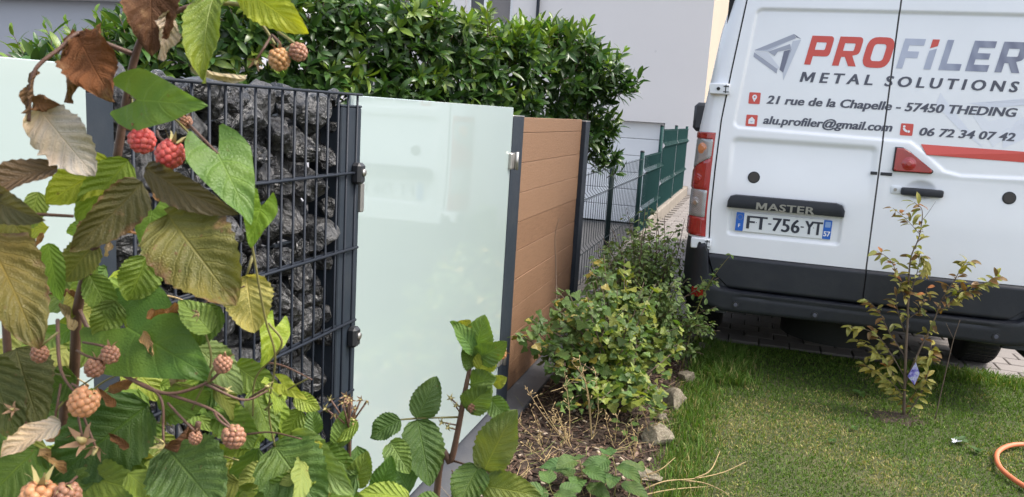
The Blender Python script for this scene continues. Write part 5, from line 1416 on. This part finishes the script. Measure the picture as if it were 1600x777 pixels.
def berry_me(seed, n, mat):
    bm = bmesh.new(); rs = random.Random(seed)
    for i in range(n):
        t = (i+.5)/n; ph = math.acos(1-1.86*t); th = 2.39996*i
        p = Vector((math.sin(ph)*math.cos(th), math.sin(ph)*math.sin(th), -math.cos(ph)*1.12)) * .80
        r = .315*rs.uniform(.9,1.08)
        bmesh.ops.create_icosphere(bm, subdivisions=2, radius=r, matrix=Matrix.Translation(p))
    me = bpy.data.meshes.new('berry'); bm.to_mesh(me); bm.free(); me.polygons.foreach_set('use_smooth', np.ones(len(me.polygons), dtype=bool)); me.materials.append(MAT[mat]); return me
BM_ = {k: berry_me(i, n, 'berry_'+k) for i, (k, n) in enumerate((('red',46),('orange',46),('pink',40),('ochre',36)))}
def sepal_me(mat, spread):
    V, F = [], []
    for k in range(5):
        a = 2*math.pi*k/5; c, s_ = math.cos(a), math.sin(a); b = len(V)
        for r, w, z in ((.10,.14,0),(.42,.22,.06+.1*spread),(.75,.13,.14+.6*spread),(1.15,.015,.02+1.2*spread+.12*math.sin(5*k))):
            V += [(r*c-w*s_, r*s_+w*c, z), (r*c+w*s_, r*s_-w*c, z)]
        F += [(b+2*i, b+2*i+1, b+2*i+3, b+2*i+2) for i in range(3)]
    me = mesh('calyx', V, F, smooth=True); me.materials.append(MAT[mat]); return me
SPM = [sepal_me('sepal', -.4), sepal_me('sepal_brown', .5), sepal_me('sepal', .8)]
def berry(root, x, y, rpx, d, kind, stalk=None, axis=None, calyx=0):
    p = at(x, y, d); r = rpx*.90*d/FPX; ax = Vector(axis or (random.gauss(0,.3), random.gauss(-.2,.3), -1)).normalized()   # axis points to the berry's tip
    M_ = ax.to_track_quat('-Z','Y').to_matrix().to_4x4(); M_.translation = p-root.location
    M_ = M_ @ Matrix.Rotation(math.pi, 4, 'X') if False else M_
    o = link('berry', BM_[kind], root); o.matrix_local = M_ @ Matrix.Scale(r, 4)
    c = link('calyx', SPM[calyx], o); c.matrix_local = Matrix.Translation((0,0,.86)) @ Matrix.Rotation(random.uniform(0,6), 4, 'Z') @ Matrix.Scale(.9, 4)
    if stalk:
        P = spline([at(*stalk, d+.01), at((stalk[0]+x)/2+random.gauss(0,4), (stalk[1]+y)/2-6, d), p-ax*r*.85], 5)
        MB().tube(P, .0012, 5).build('berry_stalk', MAT['cane'] if random.random() < .6 else MAT['green_stem'], root, True)
def husk(root, x, y, rpx, d, m_=1, stalk=None):
    """an empty calyx left after picking"""
    o = link('calyx', SPM[m_], root); p = at(x, y, d); n_ = Vector((random.gauss(0,.5), -1, random.gauss(0,.5))).normalized()
    M_ = n_.to_track_quat('Z','Y').to_matrix().to_4x4(); M_.translation = p-root.location; o.matrix_local = M_ @ Matrix.Scale(rpx*d/FPX*.75, 4)
    MB().tube([p, p+n_*rpx*d/FPX*.55], [rpx*d/FPX*.22, rpx*d/FPX*.08], 7).build('core', MAT['sepal'], root, True)
    if stalk: MB().tube([at(*stalk, d+.01), p], .0011, 5).build('berry_stalk', MAT['cane'], root, True)

b0 = at(95, 900, 1.0); b0.z = .02
ra = thing('raspberry_bush', (b0.x, b0.y, .01), 'raspberry cane with withered and green leaves and ripening berries in front of the gabion', 'raspberry')
# canes
B0 = Vector((b0.x, b0.y, .012))
def rooted(root, pts, r0, r1, base):
    P = [base] + [at(*q) for q in pts]; P = spline(P, 6); MB().tube(P, taper(len(P), r0, r1), 8).build('cane', MAT['cane'], root, True)
rooted(ra, [(100,760,.86),(115,600,.80),(122,480,.76),(150,380,.73),(178,270,.71),(192,190,.70),(208,100,.69),(235,40,.68),(300,10,.68),(345,5,.68)], .0058, .0020, B0)
rooted(ra, [(40,790,.80),(20,640,.76),(10,520,.74),(5,400,.73)], .005, .003, B0+Vector((-.04,-.05,0)))
rooted(ra, [(290,800,.86),(300,720,.84),(310,660,.83)], .0045, .003, B0+Vector((.12,.03,0)))
cane(ra, [(208,85,.69),(170,70,.68),(125,52,.66),(95,75,.65),(58,105,.64),(48,140,.64),(45,190,.64)], .0022, .0014)
cane(ra, [(345,5,.68),(380,10,.68),(410,40,.68),(430,70,.68)], .0020, .0012, 'green_stem')
cane(ra, [(122,480,.76),(160,560,.74),(200,590,.72),(260,615,.71),(320,600,.71),(350,575,.71)], .0022, .0012)
cane(ra, [(200,590,.72),(250,620,.71),(255,690,.71)], .0016, .001); cane(ra, [(90,500,.74),(92,560,.71),(100,590,.70),(118,615,.69)], .0018, .001)
cane(ra, [(260,615,.71),(330,640,.71),(362,668,.71)], .0016, .001); cane(ra, [(320,600,.71),(380,625,.72),(420,610,.73)], .0014, .001)
cane(ra, [(0,337,.70),(50,335,.70),(115,338,.71)], .0018, .0014)
# top: withered leaves
H = lambda *a, **k: hero(ra, *a, **k)
H((122,54),(178,158),118,.66,.64,.35,(.125,.055,.018),.85,mat='leaf_dead',curl=.5,wave=.12,droop=.7,corr=.03,rag=.15)
H((112,60),(100,160),60,.66,.65,-.7,(.17,.09,.045),.8,mat='leaf_dead',curl=.9,wave=.12,droop=.4,rag=.35)
H((62,172),(148,275),112,.65,.66,.25,(.46,.40,.32),.12,mat='leaf_dead',fold=.3,wave=.09,droop=.5,corr=.025,rag=.25)
H((58,110),(48,178),30,.645,.64,.9,(.15,.085,.045),.7,mat='leaf_dead',curl=1.2,wave=.15,rag=.5); H((50,160),(95,165),42,.645,.64,.2,(.16,.085,.04),.7,mat='leaf_dead',curl=.8,wave=.14,rag=.5)
H((236,-60),(238,88),108,.66,.65,.1,(.085,.040,.022),.8,mat='leaf_dead',curl=.45,wave=.08,droop=.5,corr=.03)
H((262,20),(246,92),52,.655,.65,-.6,(.40,.35,.27),.1,mat='leaf_dead',curl=.9,wave=.12,rag=.2); H((252,20),(262,72),36,.66,.66,.9,(.22,.25,.04),.2,curl=.7)
H((340,-18),(322,128),86,.67,.64,.45,(.15,.19,.03),.42,curl=.8,wave=.10,droop=.9,corr=.03); H((300,105),(385,118),26,.65,.64,1.0,(.42,.36,.26),.3,mat='leaf_dead',curl=1.3,wave=.1)
H((372,-25),(482,52),78,.68,.67,.3,(.30,.33,.03),.15,corr=.02); H((380,-30),(455,30),50,.70,.69,-.3,YGR,.15)
# bindweed leaves
H((213,156),(324,166),112,.67,.66,.15,(.095,.185,.038),.12,'cord','leaf_smooth',pet=((205,150),.70)); H((340,240),(393,352),118,.66,.65,-.25,(.085,.180,.035),.12,'cord','leaf_smooth',pet=((290,190),.69))
H((408,322),(392,388),66,.67,.67,.4,(.17,.26,.035),.1,'cord','leaf_smooth'); H((200,512),(334,592),178,.74,.72,.2,(.055,.125,.026),.28,'cord','leaf_smooth'); H((430,512),(408,574),62,.75,.74,-.5,(.16,.26,.03),.05,'cord','leaf_smooth',droop=.6)
H((238,330),(226,402),66,.70,.69,.2,(.11,.21,.03),.1,'cord','leaf_smooth'); H((440,600),(480,625),34,.78,.77,.3,(.20,.28,.05),.05,'cord','leaf_smooth')
# middle leaves
H((178,258),(72,318),92,.70,.67,.25,(.25,.29,.028),.22,pet=((182,250),.71)); H((200,250),(118,345),80,.695,.68,-.3,(.17,.23,.03),.15)
H((90,262),(-60,318),66,.66,.62,.5,(.085,.062,.038),.55,fold=.5); H((228,262),(372,335),66,.67,.65,.55,(.080,.072,.030),.50,fold=.45,droop=.7)
H((262,336),(368,476),160,.66,.64,.1,(.120,.125,.030),.66,droop=.7,corr=.02,curl=.25,wave=.07); H((-25,362),(60,545),128,.66,.63,-.1,(.095,.095,.028),.75,droop=.6,corr=.02,curl=.35,wave=.08)
H((-30,300),(70,345),70,.64,.62,.6,(.075,.068,.030),.5,fold=.4)
H((222,285),(112,388),86,.68,.65,-.35,(.080,.075,.028),.7,droop=.9,fold=.4,curl=.4); H((385,432),(398,520),92,.74,.73,.2,(.22,.25,.085),.18,wave=.07,pet=((395,400),.74))
H((300,536),(378,616),72,.78,.76,-.2,(.17,.22,.085),.15); H((250,640),(330,615),70,.77,.76,.3,GRN,.15)
H((262,702),(345,800),148,.74,.70,.1,(.058,.110,.030),.22,corr=.025,droop=.5,pet=((250,690),.74)); H((428,696),(505,800),130,.80,.77,.15,(.075,.145,.038),.15,corr=.022,droop=.4)
H((455,676),(552,772),78,.82,.80,.5,(.16,.23,.075),.12,corr=.02); H((232,632),(78,752),150,.78,.74,-.15,(.045,.092,.022),.2,corr=.02)
H((95,660),(2,715),58,.68,.66,.4,(.46,.42,.35),.1,mat='leaf_dead',curl=.7,rag=.2,wave=.1); H((25,545),(62,665),110,.74,.71,.2,(.070,.085,.026),.4)
H((-20,560),(30,690),90,.72,.70,.2,(.055,.075,.022),.4); H((60,700),(-30,790),110,.74,.70,.1,DGR,.25); H((190,690),(150,800),120,.78,.74,.2,DGR,.2); H((200,740),(262,800),60,.73,.72,-.3,(.17,.25,.04),.1)
H((120,740),(230,770),80,.76,.74,.2,GRN,.2); H((340,640),(405,700),70,.80,.79,.2,GRN,.15); H((395,610),(425,690),64,.82,.81,-.3,(.10,.17,.035),.1)
H((500,700),(560,740),50,.88,.87,.3,GRN,.1); H((528,700),(538,640),44,.88,.88,.3,(.085,.155,.035),.12); H((492,680),(488,636),36,.88,.88,-.2,(.10,.18,.04),.1); H((560,660),(520,690),40,.88,.88,.3,LIM,.1)
H((550,760),(575,705),50,.88,.87,.2,GRN,.1); H((590,770),(612,712),48,.9,.89,.2,(.07,.14,.03),.1); H((610,690),(640,740),52,.92,.9,.2,(.10,.18,.04),.1); H((640,780),(560,770),50,.88,.87,.2,LIM,.12)
H((350,590),(300,650),60,.80,.80,.3,DGR,.2); H((345,480),(290,540),66,.74,.75,.1,(.07,.13,.03),.2); H((180,470),(150,530),60,.74,.74,-.2,GRN,.2); H((140,430),(180,500),56,.74,.74,.2,(.10,.16,.03),.25)
H((75,380),(95,470),44,.72,.72,.2,(.12,.22,.03),.1); H((150,380),(100,440),70,.73,.73,.2,OLV,.4); H((230,400),(200,470),80,.74,.74,-.3,GRN,.2); H((120,590),(60,620),70,.76,.76,.2,DGR,.3)
H((10,330),(45,385),60,.68,.67,.2,OLV,.5); H((60,300),(40,360),46,.70,.70,-.4,(.2,.26,.06),.2); H((170,620),(120,690),90,.78,.77,.2,DGR,.2); H((330,520),(280,470),60,.73,.73,.2,(.14,.2,.04),.2)
H((300,620),(380,660),60,.80,.80,-.3,GRN,.15); H((420,640),(380,700),60,.84,.84,.3,LIM,.15); H((470,640),(440,700),46,.86,.86,.2,GRN,.15); H((460,620),(500,640),36,.86,.86,.2,LIM,.1)
# filling leaves deeper inside the bush
for i in range(95):
    x = random.uniform(-60, 560) if i < 60 else random.uniform(-60,260); ylo = 400 if x < 220 else 560 if x < 400 else 690; y = random.uniform(ylo, 800); d = random.uniform(.86, 1.02); a = random.uniform(0, 6.28); l = random.uniform(60, 110)
    H((x,y),(x+l*math.cos(a), y+l*abs(math.sin(a))),l*random.uniform(.6,.85),d,d+random.gauss(0,.03),random.gauss(0,.5),random.choice((DGR,DGR,GRN,GRN,OLV,LIM)),random.uniform(.05,.35),n=12,m=3,corr=0)
# loose young leaves through the middle of the bush
for i in range(46):
    x = random.uniform(-20, 520); ylo = 330 if x < 240 else 590 if x < 420 else 690; y = random.uniform(ylo, 780); d = random.uniform(.77, .86); a = random.uniform(-.4, 3.6); l = random.uniform(34, 78)
    H((x,y),(x+l*math.cos(a), y+l*(.2+.8*abs(math.sin(a)))),l*random.uniform(.6,.9),d,d+random.gauss(0,.03),random.gauss(0,.6),random.choice((LIM,YGR,GRN,LIM,OLV,(.24,.28,.09))),random.uniform(.05,.4),n=14,m=3,wave=.08)
for i in range(34):
    x, y = random.uniform(-10, 340), random.uniform(300, 760); d = random.uniform(.72,.80); a = random.uniform(0,6.28); l = random.uniform(24,58)
    H((x,y),(x+l*math.cos(a), y+l*math.sin(a)),l*.6,d,d,random.gauss(0,.8),random.choice(((.22,.12,.06),(.36,.28,.19),(.16,.08,.04))),.6,mat='leaf_dead',n=10,m=3,curl=1.0,wave=.15,rag=.4)
for i in range(16):
    x, y = random.uniform(10, 420), random.uniform(430, 740); d = random.uniform(.74,.82); a = random.uniform(-.8,.5)
    cane(ra, [(x,y,d),(x+38*math.cos(a),y+38*math.sin(a)-6,d),(x+85*math.cos(a),y+85*math.sin(a),d-.02)], .0011, .0007, random.choice(('cane','green_stem','straw')), 'side_stem')
# berries
for a in ((266,241,23,.66,'red',(245,205),(-.25,-.2,-1),2),(222,219,21,.675,'red',(205,190),None,1),(290,191,11,.69,'pink',(262,175),None,1),
          (436,93,18,.66,'ochre',(425,55),None,1),(466,81,15,.66,'pink',(435,50),(.4,-.1,-1),0),
          (131,628,24,.68,'orange',(112,600),None,0),(148,574,16,.70,'pink',(120,548),None,1),(172,554,15,.70,'pink',(130,535),None,1),(62,553,14,.71,'pink',(90,520),None,1),
          (348,569,15,.70,'pink',(325,598),None,1),(365,682,19,.70,'pink',(335,645),None,0),(305,684,11,.71,'pink',(262,630),None,1),(60,780,30,.66,'orange',(70,740),None,2),(105,775,22,.66,'pink',(120,745),None,0)):
    berry(ra, *a)
for a in ((400,95,17,.66,1,(425,55)),(86,655,20,.69,2,(95,600)),(256,696,20,.70,2,(255,660)),(130,690,34,.69,1,(120,640)),(150,700,24,.69,1,(130,650)),(420,604,13,.73,0,(390,622)),(355,610,11,.72,0,(330,600)),(20,640,16,.70,1,None),(310,490,14,.72,1,None),(275,180,14,.69,0,None)): husk(ra, *a)
# dry flower cluster below the gate post
rb0 = at(560, 900, .95); 
for i in range(13):
    x, y = random.gauss(548,22), random.gauss(632,12); husk(ra, x, y, random.uniform(7,11), .88+random.gauss(0,.01), random.choice((0,1,1)), (545,668))
cane(ra, [(545,790,.92),(546,700,.90),(545,660,.88),(548,640,.88)], .0022, .0014)
# bindweed runners
for pts in ([(385,330,.68),(400,420,.70),(415,500,.72),(430,560,.74),(420,640,.78),(430,700,.80)], [(420,505,.73),(440,540,.74),(400,590,.76),(395,650,.78)], [(205,150,.70),(215,200,.69),(262,180,.69),(320,235,.67)], [(300,470,.74),(330,560,.74),(300,640,.76)]):
    cane(ra, pts, .0011, .0009, 'green_stem', 'bindweed_stem')

# ---- the separate sprig in front of the gate
s0 = at(675, 830, 1.15); s0.z = .03
rs_ = thing('raspberry_sprig', (s0.x, s0.y, .02), 'single upright raspberry sprig with reddish stem in front of the frosted gate', 'raspberry')
rooted(rs_, [(680,800,1.10),(705,720,1.08),(718,660,1.07),(726,615,1.06),(735,570,1.06),(742,530,1.06)], .0055, .0022, Vector((s0.x,s0.y,.02)))
S = lambda *a, **k: hero(rs_, *a, **k)
S((742,552),(703,503),44,1.05,1.03,.4,(.085,.155,.035),.2,curl=.5); S((742,556),(758,492),62,1.06,1.04,-.2,(.095,.165,.040),.15); S((745,560),(792,534),54,1.05,1.03,.5,(.075,.135,.030),.3,curl=.4); S((748,580),(772,545),46,1.05,1.05,.2,YGR,.2)
S((735,600),(775,590),50,1.06,1.04,.2,(.085,.150,.035),.2); S((738,575),(722,545),40,1.06,1.04,.3,(.07,.13,.03),.2); S((728,640),(768,600),58,1.06,1.04,.3,(.09,.155,.035),.2); S((715,520),(735,500),34,1.05,1.04,.3,(.2,.24,.04),.3)
S((652,654),(682,588),58,1.06,1.07,.2,(.058,.110,.030),.22,pet=((715,652),1.07)); S((626,656),(578,684),52,1.05,1.05,.3,(.055,.110,.030),.15,pet=((652,654),1.06)); S((652,656),(672,760),80,1.05,1.02,-.1,(.050,.105,.026),.28,corr=.022)
S((757,735),(808,640),84,1.05,1.03,-.25,(.088,.142,.042),.32,corr=.026,pet=((708,720),1.08)); S((748,728),(715,795),72,1.05,1.02,.2,(.060,.120,.028),.2,corr=.02); S((752,758),(846,775),66,1.04,1.02,.15,(.095,.150,.035),.45,corr=.02)
S((765,622),(798,660),42,1.06,1.05,.3,(.10,.17,.04),.15); S((770,600),(792,590),28,1.06,1.05,.3,(.17,.21,.04),.2); S((640,770),(610,720),60,1.04,1.02,.2,(.065,.130,.032),.15); S((690,790),(640,800),60,1.02,1.0,.1,(.09,.16,.04),.1)
berry(rs_, 740,635,11,1.06,'pink',(733,600),None,1); berry(rs_, 783,553,9,1.05,'ochre',(765,550),None,1)
for a in ((704,622,9,1.06,0,(722,640)),(712,634,8,1.06,0,(722,650)),(690,660,11,1.06,0,(715,665)),(700,668,10,1.06,0,(714,672)),(790,550,10,1.05,1,(770,552)),(760,632,8,1.06,0,(735,630)),(720,760,14,1.04,1,(706,735)),(735,765,12,1.04,1,(706,740))): husk(rs_, *a)

# ---- young raspberry shoots in the bed
random.seed(131)
def low_shoot(x, y, z, n, size, label, c=(.105,.19,.055)):
    b = gp(x, y, .02); t = thing('raspberry_shoot', tuple(b), label, 'raspberry', 'young raspberry shoots in the bed'); top = b+Vector((random.gauss(0,.02),random.gauss(0,.02),z))
    MB().tube(spline([b, b.lerp(top,.5)+Vector((.01,0,0)), top], 5), taper(11,.003,.0015), 6).build('stem', MAT['green_stem'], t, True)
    for k in range(n):
        a = 2.4*k; q = b.lerp(top, .35+.65*k/max(1,n-1)); d = Vector((math.cos(a), math.sin(a)*.8-.2, random.uniform(-.1,.4))).normalized()
        v_, f_, u_ = leaf_geo(L=size*random.uniform(.75,1.1), W=size*.68, kind='rasp', n=14, m=3, fold=.25, droop=.7, wave=.05, serr=.06, corr=.012, rs=random.Random(k)); me = mesh('leaf', v_, f_, uv=u_, smooth=True); me.materials.append(MAT['leaf'])
        o = link('leaf', me, t); M_ = frame(q+d*.03, d, Vector((.1,-.35,1))); M_.translation -= b; o.matrix_local = M_; o.color = (*jit(c,.15), .12)
        MB().tube([q, q+d*.032], .0012, 4).build('leaf_stalk', MAT['green_stem'], t)
low_shoot(905,775,.13,8,.125,'young raspberry shoot with pale leaves on the mulch'); low_shoot(960,775,.14,8,.115,'young raspberry shoot next to the short dry stalks',(.09,.165,.05)); low_shoot(870,800,.10,7,.115,'low raspberry shoot half below the others'); low_shoot(975,690,.08,5,.05,'small raspberry shoot behind the short dry stalks',(.10,.17,.04))
